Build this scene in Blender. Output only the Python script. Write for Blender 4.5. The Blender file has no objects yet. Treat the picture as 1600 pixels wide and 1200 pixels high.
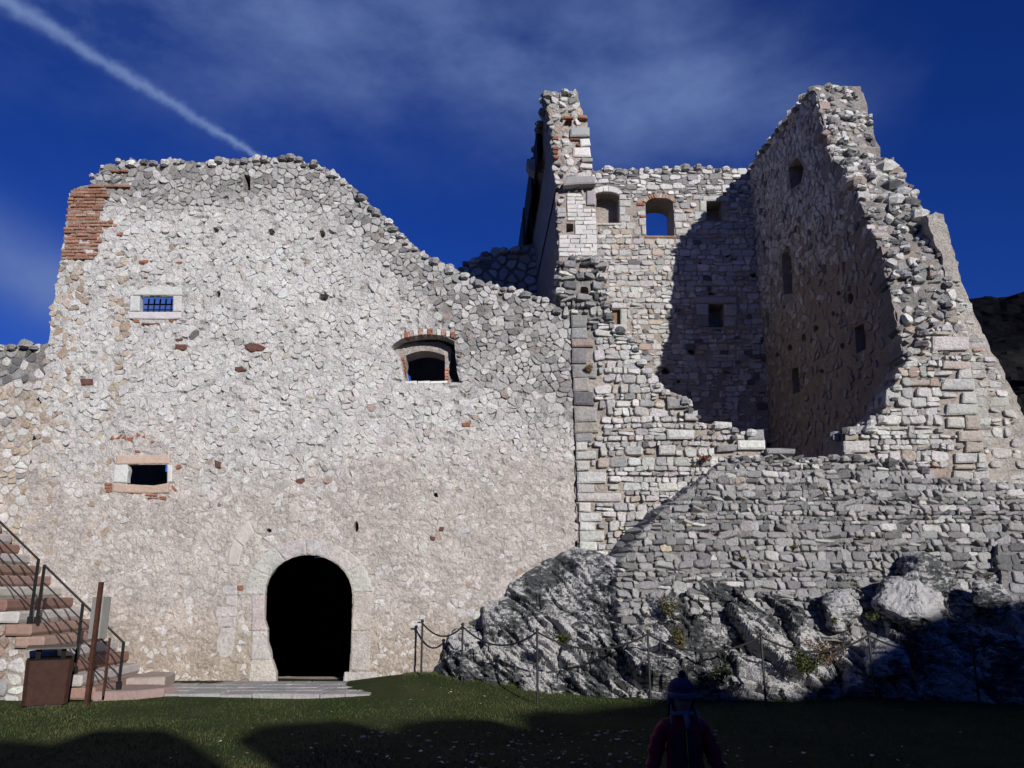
import bpy, bmesh, math, random
import numpy as np
from mathutils import Vector, Matrix, noise as mnoise
from mathutils.geometry import delaunay_2d_cdt

# ------------------------------------------------------------------ camera, sky, sun, exposure
sc = bpy.context.scene
COL = sc.collection
R = math.radians
PITCH = R(14.0)
FPX = 1250.0                     # focal length in pixels of the 1600 px wide photograph
CAM_H = 1.6
cam_d = bpy.data.cameras.new('camera'); cam = bpy.data.objects.new('camera', cam_d); COL.objects.link(cam)
cam_d.sensor_fit = 'HORIZONTAL'; cam_d.sensor_width = 36.0; cam_d.lens = 36.0 * FPX / 1600.0
cam_d.clip_start = 0.05; cam_d.clip_end = 20000
cam.location = (0, 0, CAM_H); cam.rotation_euler = (math.pi / 2 + PITCH, 0, 0)
sc.camera = cam

SUN_AZ = R(25.0)                 # sun stands behind the camera, this far to the right
SUN_EL = R(19.0)
SDIR = Vector((-math.sin(SUN_AZ) * math.cos(SUN_EL), math.cos(SUN_AZ) * math.cos(SUN_EL), -math.sin(SUN_EL)))
sun_d = bpy.data.lights.new('sun', 'SUN'); sun_d.energy = 5.0; sun_d.angle = R(0.53); sun_d.color = (1.0, 0.965, 0.925)
sun = bpy.data.objects.new('sun', sun_d); COL.objects.link(sun)
sun.rotation_euler = SDIR.to_track_quat('-Z', 'Y').to_euler(); sun.location = (10, -20, 20)

def ray(px, py):
    a, b = px - 800.0, 600.0 - py
    return (a, FPX * math.cos(PITCH) - b * math.sin(PITCH), FPX * math.sin(PITCH) + b * math.cos(PITCH))

def make_world():
    w = bpy.data.worlds.new('World'); sc.world = w; w.use_nodes = True
    nt = w.node_tree; N = nt.nodes; L = nt.links
    for n in list(N): N.remove(n)
    out = N.new('ShaderNodeOutputWorld'); bg = N.new('ShaderNodeBackground')
    sky = N.new('ShaderNodeTexSky'); sky.sky_type = 'NISHITA'; sky.sun_disc = False
    sky.sun_elevation = SUN_EL; sky.sun_rotation = math.pi - SUN_AZ
    sky.altitude = 1800; sky.air_density = 1.0; sky.dust_density = 0.0; sky.ozone_density = 3.0
    gam = N.new('ShaderNodeGamma'); gam.inputs[1].default_value = 1.0
    hs = N.new('ShaderNodeHueSaturation'); hs.inputs['Saturation'].default_value = 1.22; hs.inputs['Value'].default_value = 0.95
    flt = N.new('ShaderNodeMix'); flt.data_type = 'RGBA'; flt.blend_type = 'MULTIPLY'; flt.inputs[0].default_value = 1.0
    flt.inputs[7].default_value = (0.26, 0.39, 1.0, 1)        # deep winter blue of the camera's rendering
    L.new(sky.outputs[0], hs.inputs['Color']); L.new(hs.outputs[0], flt.inputs[6])
    tc = N.new('ShaderNodeTexCoord')
    def mth(op, a, b=None, c=None, clamp=False):
        m = N.new('ShaderNodeMath'); m.operation = op; m.use_clamp = clamp
        for i, x in enumerate((a, b, c)):
            if x is None: continue
            if isinstance(x, (int, float)): m.inputs[i].default_value = x
            else: L.new(x, m.inputs[i])
        return m.outputs[0]
    def dotv(v):
        d = N.new('ShaderNodeVectorMath'); d.operation = 'DOT_PRODUCT'
        L.new(tc.outputs['Generated'], d.inputs[0]); d.inputs[1].default_value = v
        return d.outputs['Value']
    def nz(scale, detail, rough, sc3=(1, 1, 1), rot=(0, 0, 0)):
        mp = N.new('ShaderNodeMapping'); mp.inputs['Scale'].default_value = sc3; mp.inputs['Rotation'].default_value = rot
        L.new(tc.outputs['Generated'], mp.inputs[0])
        t = N.new('ShaderNodeTexNoise'); t.inputs['Scale'].default_value = scale
        t.inputs['Detail'].default_value = detail; t.inputs['Roughness'].default_value = rough
        L.new(mp.outputs[0], t.inputs['Vector']); return t.outputs['Fac']
    def band(p1, p2, width, wob):
        d1 = Vector(ray(*p1)).normalized(); d2 = Vector(ray(*p2)).normalized()
        n = d1.cross(d2).normalized(); mid = (d1 + d2).normalized(); al = (d1 - d2).normalized()
        s = mth('ADD', dotv(n), wob)
        front = mth('GREATER_THAN', dotv(mid), 0.0)
        return s, front, dotv(al)
    fine = nz(26, 5, 0.62); mid_n = nz(7, 6, 0.6); big = nz(2.6, 5, 0.55, (1, 1, 1.6)); wisp = nz(3.6, 9, 0.60, (1.0, 1.0, 2.0), (0, R(22), 0))
    # vapour trail: a narrow ribbon, wider and softer where it is older (upper left)
    s, fr, al = band((40, 20), (398, 242), 0, mth('ADD', mth('MULTIPLY', mth('SUBTRACT', nz(60, 4, 0.6), 0.5), 0.012), mth('MULTIPLY', mth('SUBTRACT', mid_n, 0.5), 0.006)))
    wid = mth('ADD', mth('MULTIPLY', al, 0.016), 0.0056)
    g = mth('DIVIDE', s, mth('MAXIMUM', wid, 0.0028)); g = mth('POWER', 2.718, mth('MULTIPLY', mth('MULTIPLY', g, g), -1.0))
    trail = mth('MULTIPLY', mth('MULTIPLY', g, mth('MULTIPLY', fr, mth('GREATER_THAN', al, -0.30))), mth('ADD', mth('MULTIPLY', fine, 0.5), 0.30))
    # broad veil of high cirrus
    s2, fr2, al2 = band((560, 60), (1290, 210), 0, mth('MULTIPLY', mth('SUBTRACT', big, 0.5), 0.30))
    g2 = mth('DIVIDE', s2, 0.105); g2 = mth('POWER', 2.718, mth('MULTIPLY', mth('MULTIPLY', g2, g2), -1.0))
    edge = N.new('ShaderNodeMapRange'); edge.inputs[1].default_value = -0.36; edge.inputs[2].default_value = -0.12; L.new(mth('ADD', al2, mth('MULTIPLY', mth('SUBTRACT', big, 0.5), 0.3)), edge.inputs[0])
    veil = mth('MULTIPLY', mth('MULTIPLY', g2, mth('MULTIPLY', fr2, edge.outputs[0])), mth('ADD', mth('MULTIPLY', mth('SUBTRACT', wisp, 0.36, None, True), 2.3), 0.10))
    s3, fr3, al3 = band((-140, 330), (90, 440), 0, mth('MULTIPLY', mth('SUBTRACT', big, 0.5), 0.05))
    g3 = mth('DIVIDE', s3, 0.042); g3 = mth('POWER', 2.718, mth('MULTIPLY', mth('MULTIPLY', g3, g3), -1.0))
    low = mth('MULTIPLY', mth('MULTIPLY', g3, fr3), mth('GREATER_THAN', al3, -0.2)); low = mth('MULTIPLY', low, mid_n)
    def lay(base, fac, col):
        m = N.new('ShaderNodeMix'); m.data_type = 'RGBA'; m.blend_type = 'MIX'
        L.new(fac, m.inputs[0]); L.new(base, m.inputs[6]); m.inputs[7].default_value = (*col, 1)
        return m.outputs[2]
    CL = (1.9, 2.9, 6.0)
    c = lay(flt.outputs[2], mth('MULTIPLY', veil, 0.95, None, True), CL)
    c = lay(c, mth('MULTIPLY', low, 1.1, None, True), CL)
    c = lay(c, mth('MULTIPLY', trail, 1.55, None, True), CL)
    L.new(c, bg.inputs[0]); bg.inputs[1].default_value = 0.079
    L.new(bg.outputs[0], out.inputs[0])
make_world()
sc.view_settings.view_transform = 'Standard'; sc.view_settings.look = 'None'
sc.view_settings.exposure = 0.0; sc.view_settings.gamma = 1.0; sc.view_settings.use_curve_mapping = False

# ------------------------------------------------------------------ helpers: picture measurements to metres
def atY(px, py, Y):
    r = ray(px, py); t = Y / r[1]; return (r[0] * t, CAM_H + r[2] * t)
def atX(px, py, X):
    r = ray(px, py); t = X / r[0]; return (r[1] * t, CAM_H + r[2] * t)
def atZ(px, py, z):
    r = ray(px, py); t = (z - CAM_H) / r[2]; return (r[0] * t, r[1] * t)
def pY(pts, Y): return [atY(x, y, Y) for x, y in pts]
def pX(pts, X): return [atX(x, y, X) for x, y in pts]
def lerp(a, b, t): return a + (b - a) * t
def interp(x, pts):
    if x <= pts[0][0]: return pts[0][1]
    for (x0, y0), (x1, y1) in zip(pts, pts[1:]):
        if x <= x1: return lerp(y0, y1, (x - x0) / (x1 - x0))
    return pts[-1][1]
def sstep(a, b, x):
    t = min(1, max(0, (x - a) / (b - a))); return t * t * (3 - 2 * t)
def n2(x, y, s=1.0, o=0.0): return mnoise.noise(Vector((x * s + o, y * s - o, o * 1.7)))
def fb(x, y, s=1.0, o=0.0): return n2(x, y, s, o) * .6 + n2(x, y, s * 2.1, o + 7) * .3 + n2(x, y, s * 4.3, o + 13) * .15

# ------------------------------------------------------------------ helpers: objects
def tag(o, label=None, cat=None, group=None, kind=None):
    if label: o['label'] = label
    if cat: o['category'] = cat
    if group: o['group'] = group
    if kind: o['kind'] = kind
    return o
def thing(name, loc, label, cat, group=None):
    o = bpy.data.objects.new(name, None); o.empty_display_size = .2; COL.objects.link(o); o.location = loc
    return tag(o, label, cat, group)
def adopt(o, parent):
    # every object keeps its world position as its own location; parents carry no rotation
    o.parent = parent
    base = Vector((0, 0, 0)); p = parent
    while p is not None:
        base += Vector(p.location); 
        if p.parent is not None: base += p.matrix_parent_inverse.to_translation()
        p = p.parent
    o.matrix_parent_inverse = Matrix.Translation(-base)
    return o
def mesh_obj(name, V, F, mat, parent=None, tint=None, smooth=False, origin=None):
    me = bpy.data.meshes.new(name)
    if origin is not None:
        ox, oy, oz = origin
        V = [(x - ox, y - oy, z - oz) for x, y, z in V]
    me.from_pydata(V, [], F)
    if tint is not None:
        ca = me.color_attributes.new('tint', 'FLOAT_COLOR', 'POINT')
        if len(tint) == len(V) and not isinstance(tint, tuple):
            a = np.ones((len(V), 4), 'f'); a[:, :3] = np.asarray(tint, 'f')[:, :3]
        else:
            a = np.ones((len(V), 4), 'f'); a[:, :3] = np.asarray(tint, 'f')[:3]
        ca.data.foreach_set('color', a.ravel())
    if smooth: me.polygons.foreach_set('use_smooth', [True] * len(me.polygons))
    me.materials.append(mat); me.update()
    o = bpy.data.objects.new(name, me); COL.objects.link(o)
    if origin is not None: o.location = origin
    if parent is not None: adopt(o, parent)
    return o

class MB:
    """collects shapes into one mesh"""
    def __init__(s): s.V = []; s.F = []
    def add(s, V, F):
        k = len(s.V); s.V += [tuple(v) for v in V]; s.F += [tuple(i + k for i in f) for f in F]; return s
    def box(s, x0, x1, y0, y1, z0, z1):
        return s.add([(x0,y0,z0),(x1,y0,z0),(x1,y1,z0),(x0,y1,z0),(x0,y0,z1),(x1,y0,z1),(x1,y1,z1),(x0,y1,z1)],
                     [(0,3,2,1),(4,5,6,7),(0,1,5,4),(1,2,6,5),(2,3,7,6),(3,0,4,7)])
    def tube(s, pts, rad, n=8, cap=True):
        pts = [Vector(p) for p in pts]; rs = rad if isinstance(rad, (list, tuple)) else [rad] * len(pts)
        V = []; F = []; up = Vector((0, 0, 1))
        for i, p in enumerate(pts):
            d = (pts[min(i + 1, len(pts) - 1)] - pts[max(i - 1, 0)]).normalized()
            a = d.cross(up)
            if a.length < 1e-3: a = d.cross(Vector((0, 1, 0)))
            a.normalize(); b = d.cross(a).normalized()
            for k in range(n):
                t = 2 * math.pi * k / n; V.append(p + (a * math.cos(t) + b * math.sin(t)) * rs[i])
        for i in range(len(pts) - 1):
            for k in range(n):
                F.append((i*n+k, i*n+(k+1) % n, (i+1)*n+(k+1) % n, (i+1)*n+k))
        if cap:
            F.append(tuple(range(n))[::-1]); F.append(tuple((len(pts)-1)*n + k for k in range(n)))
        return s.add(V, F)
    def lathe(s, prof, n=16, c=(0, 0, 0)):
        V = []; F = []
        for r, z in prof:
            for k in range(n):
                t = 2*math.pi*k/n; V.append((c[0]+r*math.cos(t), c[1]+r*math.sin(t), c[2]+z))
        for i in range(len(prof)-1):
            for k in range(n): F.append((i*n+k, i*n+(k+1)%n, (i+1)*n+(k+1)%n, (i+1)*n+k))
        F.append(tuple(range(n))[::-1]); F.append(tuple((len(prof)-1)*n+k for k in range(n)))
        return s.add(V, F)
    def obj(s, name, mat, parent=None, tint=None, smooth=False):
        c = np.asarray(s.V); o = (c.min(0) + c.max(0)) / 2
        return mesh_obj(name, s.V, s.F, mat, parent, tint, smooth, origin=tuple(float(q) for q in o))

# ------------------------------------------------------------------ materials
def new_mat(name, rough=.9, spec=.25):
    m = bpy.data.materials.new(name); m.use_nodes = True
    nt = m.node_tree; b = nt.nodes['Principled BSDF']
    b.inputs['Roughness'].default_value = rough; b.inputs['Specular IOR Level'].default_value = spec
    return m, nt, b
def nd(nt, kind, **kw):
    n = nt.nodes.new(kind)
    for k, v in kw.items():
        if k in n.inputs: n.inputs[k].default_value = v
        else: setattr(n, k, v)
    return n
def stone_mat(name, bump=.6, speck=.35, scale=1.0, blotch=.25, dark=(.10,.10,.105), crease=0):
    m, nt, b = new_mat(name, .92, .18)
    L = nt.links
    geo = nd(nt, 'ShaderNodeNewGeometry'); at = nd(nt, 'ShaderNodeAttribute', attribute_name='tint')
    def noise(s, d, r):
        t = nd(nt, 'ShaderNodeTexNoise', Scale=s * scale, Detail=d, Roughness=r); L.new(geo.outputs['Position'], t.inputs['Vector']); return t
    na = noise(3.1, 6, .65); nb = noise(24, 5, .7); nc = noise(90, 3, .6)
    def ramp(src, lo, hi, a, bb):
        r = nd(nt, 'ShaderNodeMapRange'); r.inputs[1].default_value = lo; r.inputs[2].default_value = hi
        r.inputs[3].default_value = a; r.inputs[4].default_value = bb; L.new(src, r.inputs[0]); return r.outputs[0]
    mul = nd(nt, 'ShaderNodeMix', data_type='RGBA', blend_type='MULTIPLY'); mul.inputs[0].default_value = 1
    v = nd(nt, 'ShaderNodeMath', operation='MULTIPLY')
    L.new(ramp(na.outputs[0], .3, .7, 1 - blotch, 1 + blotch * .55), v.inputs[0]); L.new(ramp(nb.outputs[0], .3, .7, 1 - speck, 1 + speck * .6), v.inputs[1])
    cc = nd(nt, 'ShaderNodeCombineColor'); 
    for i in range(3): L.new(v.outputs[0], cc.inputs[i])
    L.new(at.outputs['Color'], mul.inputs[6]); L.new(cc.outputs[0], mul.inputs[7])
    # small pits and lichen specks
    mx = nd(nt, 'ShaderNodeMix', data_type='RGBA'); L.new(mul.outputs[2], mx.inputs[6]); mx.inputs[7].default_value = (*dark, 1)
    pm = nd(nt, 'ShaderNodeMath', operation='MULTIPLY'); L.new(ramp(nc.outputs[0], .60, .72, 0, .55), pm.inputs[0]); L.new(ramp(na.outputs[0], .42, .62, 0.1, 1), pm.inputs[1])
    L.new(pm.outputs[0], mx.inputs[0])
    L.new(mx.outputs[2], b.inputs['Base Color'])
    ad = nd(nt, 'ShaderNodeMath', operation='ADD'); sc2 = nd(nt, 'ShaderNodeMath', operation='MULTIPLY'); sc2.inputs[1].default_value = .35
    L.new(nc.outputs[0], sc2.inputs[0]); L.new(nb.outputs[0], ad.inputs[0]); L.new(sc2.outputs[0], ad.inputs[1])
    hgt = ad.outputs[0]
    if crease:
        nk = noise(7.0, 5, .65); k1 = nd(nt, 'ShaderNodeMath', operation='SUBTRACT'); L.new(nk.outputs[0], k1.inputs[0]); k1.inputs[1].default_value = .5
        k2 = nd(nt, 'ShaderNodeMath', operation='ABSOLUTE'); L.new(k1.outputs[0], k2.inputs[0])
        k3 = nd(nt, 'ShaderNodeMath', operation='MULTIPLY'); k3.use_clamp = True; L.new(k2.outputs[0], k3.inputs[0]); k3.inputs[1].default_value = 26
        k4 = nd(nt, 'ShaderNodeMath', operation='MULTIPLY_ADD'); L.new(k3.outputs[0], k4.inputs[0]); k4.inputs[1].default_value = crease; L.new(hgt, k4.inputs[2]); hgt = k4.outputs[0]
    bp = nd(nt, 'ShaderNodeBump', Strength=bump, Distance=.05); L.new(hgt, bp.inputs['Height']); L.new(bp.outputs[0], b.inputs['Normal'])
    return m
def plain_mat(name, col, rough=.7, metal=0, var=.2, scale=20, bump=.15, spec=.3):
    m, nt, b = new_mat(name, rough, spec); L = nt.links
    b.inputs['Metallic'].default_value = metal
    tcn = nd(nt, 'ShaderNodeTexCoord'); t = nd(nt, 'ShaderNodeTexNoise', Scale=scale, Detail=5.0, Roughness=.65); L.new(tcn.outputs['Object'], t.inputs['Vector'])
    cr = nd(nt, 'ShaderNodeValToRGB')
    cr.color_ramp.elements[0].position = .3; cr.color_ramp.elements[1].position = .7
    cr.color_ramp.elements[0].color = (*[c * (1 - var) for c in col], 1); cr.color_ramp.elements[1].color = (*[min(1, c * (1 + var)) for c in col], 1)
    L.new(t.outputs[0], cr.inputs[0]); L.new(cr.outputs[0], b.inputs['Base Color'])
    if bump:
        bp = nd(nt, 'ShaderNodeBump', Strength=bump, Distance=.01); L.new(t.outputs[0], bp.inputs['Height']); L.new(bp.outputs[0], b.inputs['Normal'])
    return m
M_STONE = stone_mat('rubble_limestone', bump=.8, speck=.3, blotch=.2, crease=.15)
M_MORTAR = stone_mat('lime_mortar', bump=1.0, speck=.28, blotch=.22, crease=.20)
M_ASHLAR = stone_mat('dressed_limestone', bump=.35, speck=.18, blotch=.14)
M_BRICK = stone_mat('fired_brick', bump=.6, speck=.4, blotch=.2)
M_IRON = plain_mat('dark_iron', (.025, .024, .025), .55, .6)
M_CORTEN = plain_mat('weathering_steel', (.062, .024, .015), .75, .2, .35, 14)
M_MATTE = plain_mat('matt_black_steel', (.015, .014, .013), 1.0, 0, .1, 20, 0, 0.0)
M_WOOD = plain_mat('old_dark_timber', (.035, .026, .022), .85, 0, .4, 12)

# ------------------------------------------------------------------ helpers: masonry
def inside(p, poly):
    x, y = p; c = False; n = len(poly); j = n - 1
    for i in range(n):
        xi, yi = poly[i]; xj, yj = poly[j]
        if (yi > y) != (yj > y) and x < (xj - xi) * (y - yi) / (yj - yi) + xi: c = not c
        j = i
    return c
def in_many(pts, poly):
    pts = np.asarray(pts); x = pts[:, 0]; y = pts[:, 1]; c = np.zeros(len(pts), bool); n = len(poly); j = n - 1
    for i in range(n):
        xi, yi = poly[i]; xj, yj = poly[j]
        if yi != yj:
            c ^= ((yi > y) != (yj > y)) & (x < (xj - xi) * (y - yi) / (yj - yi) + xi)
        j = i
    return c
def resample(poly, step, rng=None, jit=0):
    out = []
    for i, a in enumerate(poly):
        b = poly[(i + 1) % len(poly)]; d = math.dist(a, b); n = max(1, int(round(d / step)))
        for k in range(n):
            t = k / n; x, y = lerp(a[0], b[0], t), lerp(a[1], b[1], t)
            if rng and k and jit: x += rng.uniform(-jit, jit); y += rng.uniform(-jit, jit)
            out.append((x, y))
    return out
def area_c(poly):
    A = cx = cy = 0
    for i, (x0, y0) in enumerate(poly):
        x1, y1 = poly[(i + 1) % len(poly)]; w = x0 * y1 - x1 * y0; A += w; cx += (x0 + x1) * w; cy += (y0 + y1) * w
    if abs(A) < 1e-9: return 0, poly[0]
    return A / 2, (cx / (3 * A), cy / (3 * A))
def seeds(bb, hr, wr, rng, jit=.32, drop=0.0, wave=.06):
    u0, v0, u1, v1 = bb; S = []; v = v0
    while v < v1:
        h = rng.uniform(*hr); u = u0 - rng.random() * wr[1]
        while u < u1:
            w = rng.uniform(*wr)
            if rng.random() > drop:
                uu = u + w / 2 + rng.uniform(-jit, jit) * w * .6
                S.append((uu, v + h / 2 + rng.uniform(-jit, jit) * h + wave * n2(uu, v, .7, 3.3)))
            u += w
        v += h
    return S
def voronoi(S, cell, gap):
    grid = {}
    for i, (x, y) in enumerate(S): grid.setdefault((int(x // cell), int(y // cell)), []).append(i)
    out = []
    for i, (x, y) in enumerate(S):
        gx, gy = int(x // cell), int(y // cell); nb = []
        for a in range(gx - 2, gx + 3):
            for b in range(gy - 2, gy + 3):
                for j in grid.get((a, b), ()):
                    if j != i:
                        dx, dy = S[j][0] - x, S[j][1] - y; nb.append((dx * dx + dy * dy, dx, dy))
        nb.sort(); m = cell * .95; poly = [(-m, -m), (m, -m), (m, m), (-m, m)]
        for d2, dx, dy in nb:
            rm = max(p[0] * p[0] + p[1] * p[1] for p in poly)
            if d2 > 4 * rm: break
            d = math.sqrt(d2)
            if d < 1e-6: continue
            nx, ny = dx / d, dy / d; lim = d / 2 - gap / 2
            new = []; n = len(poly)
            for k in range(n):
                p, q = poly[k], poly[(k + 1) % n]; sp, sq = p[0]*nx + p[1]*ny - lim, q[0]*nx + q[1]*ny - lim
                if sp <= 0: new.append(p)
                if (sp < 0 < sq) or (sq < 0 < sp):
                    t = sp / (sp - sq); new.append((p[0] + (q[0]-p[0])*t, p[1] + (q[1]-p[1])*t))
            poly = new
            if len(poly) < 3: break
        if len(poly) >= 3: out.append([(x + p[0], y + p[1]) for p in poly])
    return out
def coursed(bb, hr, wr, rng, gap, jit=.2):
    """roughly coursed squared rubble: uneven beds, jittered upright joints, some courses split in two"""
    u0, v0, u1, v1 = bb; out = []; v = v0; k = 0; g = gap / 2
    while v < v1:
        h = rng.uniform(*hr); k += 1
        def bed(u, base, kk): return base + .045 * n2(u, kk * 3.1, .9, 4) + .018 * n2(u, kk * 1.7, 4.0, 2)
        u = u0 - rng.random() * wr[1]
        while u < u1:
            w = rng.uniform(*wr) * (.75 if h < (hr[0] + hr[1]) / 2 else 1.05)
            def q(a0, b0, a1, b1):
                j = lambda: rng.uniform(-jit, jit) * .5 * h
                P = [(a0 + g + j() * .6, bed(a0, v, k) + b0 + g + j() * .5), (a1 - g + j() * .6, bed(a1, v, k) + b0 + g + j() * .5), (a1 - g + j() * .6, bed(a1, v, k) + b1 - g + j() * .5), (a0 + g + j() * .6, bed(a0, v, k) + b1 - g + j() * .5)]
                if rng.random() < .6:
                    m = ((P[2][0] + P[3][0]) / 2 + j(), (P[2][1] + P[3][1]) / 2 + abs(j()) * .5); P.insert(3, m)
                if rng.random() < .35: P.insert(1, ((P[0][0] + P[1][0]) / 2 + j(), (P[0][1] + P[1][1]) / 2 - abs(j()) * .4))
                out.append(P)
            r = rng.random()
            if r < .22 and h > .11: t = h * rng.uniform(.35, .65); q(u, 0, u + w, t); q(u, t, u + w, h)
            elif r < .32 and h > .11 and w > .2:
                t = w * rng.uniform(.35, .65); q(u, 0, u + t, h); q(u + t, 0, u + w, h * .5); q(u + t, h * .5, u + w, h)
            else: q(u, 0, u + w, h)
            u += w
        v += h
    return out
def roughen(poly, rng, cut=.24, jit=.05):
    A, c = area_c(poly); s = math.sqrt(abs(A)) if A else .1
    out = []; n = len(poly)
    for i in range(n):
        a, b = poly[i], poly[(i + 1) % n]
        if math.dist(a, b) < .16 * s:
            out.append(((a[0]+b[0])/2, (a[1]+b[1])/2)); continue
        k = cut * rng.uniform(.6, 1.2)
        out.append((lerp(a[0], b[0], k), lerp(a[1], b[1], k))); out.append((lerp(a[0], b[0], 1-k), lerp(a[1], b[1], 1-k)))
    return [(p[0] + rng.uniform(-jit, jit) * s, p[1] + rng.uniform(-jit, jit) * s) for p in out]
def stone_geo(poly, fmap, H, base, rng, tilt=.25, round_=True, inset=.10):
    A, c = area_c(poly)
    if A < 0: poly = poly[::-1]
    s = math.sqrt(abs(A)); n = len(poly); V = []; F = []
    tx, ty = rng.uniform(-tilt, tilt) * H / s, rng.uniform(-tilt, tilt) * H / s
    def ring(k, h, nz):
        for (u, v) in poly:
            uu, vv = lerp(u, c[0], k), lerp(v, c[1], k)
            V.append(fmap(uu, vv, h + (tx * (uu-c[0]) + ty * (vv-c[1])) * (1.4 if h > 0 else 0) + rng.uniform(-nz, nz)))
    ring(0, base, 0)
    if round_:
        ring(inset * .4, H * .6, H * .10); ring(inset + .10, H * .96, H * .10); rings = 3
    else:
        ring(inset, H, H * .08); rings = 2
    for r in range(rings - 1):
        for i in range(n):
            j = (i + 1) % n; F.append((r*n+i, r*n+j, (r+1)*n+j, (r+1)*n+i))
    if round_:
        V.append(fmap(c[0], c[1], H * rng.uniform(.94, 1.08))); k = len(V) - 1
        for i in range(n): F.append(((rings-1)*n+i, (rings-1)*n+(i+1) % n, k))
    else: F.append(tuple((rings-1)*n + i for i in range(n)))
    return V, F
def flip_needed(fmap):
    o = Vector(fmap(0, 5, 0)); a = Vector(fmap(.01, 5, 0)) - o; b = Vector(fmap(0, 5.01, 0)) - o; h = Vector(fmap(0, 5, .01)) - o
    return a.cross(b).dot(h) < 0

def slab(name, outline, holes, fmap, thick, mat, parent, colf, res=.08, disp=None, rng=None, ragged=.02):
    """solid wall body: front sheet with relief, back, edges, through openings (depth None) and blind recesses"""
    rng = rng or random.Random(5)
    ol = resample(outline, res * 1.3, rng, ragged)
    hl = [(resample(h[0], res * 1.2), h[1]) for h in holes]; spl = {k: h[2] for k, h in enumerate(holes) if len(h) > 2}
    pts = []; edges = []
    for loop in [ol] + [h[0] for h in hl]:
        k = len(pts); pts += loop; edges += [(k + i, k + (i + 1) % len(loop)) for i in range(len(loop))]
    a = np.asarray(ol); (u0, v0), (u1, v1) = a.min(0), a.max(0)
    g = []; v = v0 + res / 2; row = 0
    while v < v1:
        u = u0 + (res / 2 if row % 2 else res)
        while u < u1:
            g.append((u + rng.uniform(-.3, .3) * res, v + rng.uniform(-.3, .3) * res)); u += res
        v += res; row += 1
    g = np.asarray(g); keep = in_many(g, ol)
    lp = np.asarray(pts)
    for i in range(0, len(g), 2000):
        d = ((g[i:i+2000, None, :] - lp[None]) ** 2).sum(2).min(1); keep[i:i+2000] &= d > (res * .55) ** 2
    pts += [tuple(p) for p in g[keep]]
    vs, es, fs, ov, oe, of = delaunay_2d_cdt([Vector(p) for p in pts], edges, [], 0, 1e-6)
    P = np.array([(p.x, p.y) for p in vs]); T = np.array([f for f in fs if len(f) == 3])
    C = P[T].mean(1); in_o = in_many(C, ol); hid = np.full(len(T), -1)
    for k, (p, d) in enumerate(hl): hid[in_many(C, p) & in_o] = k
    cut_b = np.zeros(len(T), bool)
    for k, f_ in spl.items(): cut_b |= in_many(C, [f_(*p) for p in hl[k][0]])
    V = []; F = []; tint = []; idx = {}
    fl = flip_needed(fmap)
    def vid(layer, i, h):
        key = (layer, i)
        if key not in idx:
            u, w = P[i]; hh = h
            if layer[0] == 's': u, w = spl[layer[1]](u, w)
            if layer == 'f' and disp: hh += disp(u, w)
            V.append(fmap(u, w, hh)); tint.append(colf(u, w)); idx[key] = len(V) - 1
        return idx[key]
    def face(ids): F.append(tuple(ids[::-1]) if fl else tuple(ids))
    front = set()
    for t, (a_, b_, c_) in enumerate(T):
        if not in_o[t]: continue
        ar = (P[b_][0]-P[a_][0])*(P[c_][1]-P[a_][1]) - (P[b_][1]-P[a_][1])*(P[c_][0]-P[a_][0])
        if ar < 0: b_, c_ = c_, b_
        k = hid[t]
        if k < 0:
            face([vid('f', i, 0) for i in (a_, b_, c_)])
            for e in ((a_, b_), (b_, c_), (c_, a_)): front.add((int(e[0]), int(e[1])))
        elif hl[k][1] is not None:
            face([vid(('h', k), i, -hl[k][1]) for i in (a_, b_, c_)])
        if (k < 0 or hl[k][1] is not None) and not cut_b[t]: face([vid('b', i, -thick) for i in (a_, c_, b_)])
    for (i, j) in front:
        if (j, i) in front: continue
        m = (P[i] + P[j]) / 2; d = P[j] - P[i]; nrm = np.array((d[1], -d[0])) / (np.hypot(*d) + 1e-9); q = m + nrm * .004
        lay, h = 'b', -thick
        for k, (p, dd) in enumerate(hl):
            if (dd is not None or k in spl) and inside(q, p): lay, h = (('h', k), -dd) if dd is not None else (('s', k), -thick); break
        face([vid('f', j, 0), vid('f', i, 0), vid(lay, i, h), vid(lay, j, h)])
    o = mesh_obj(name, V, F, mat, parent, tint)
    return o

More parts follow.
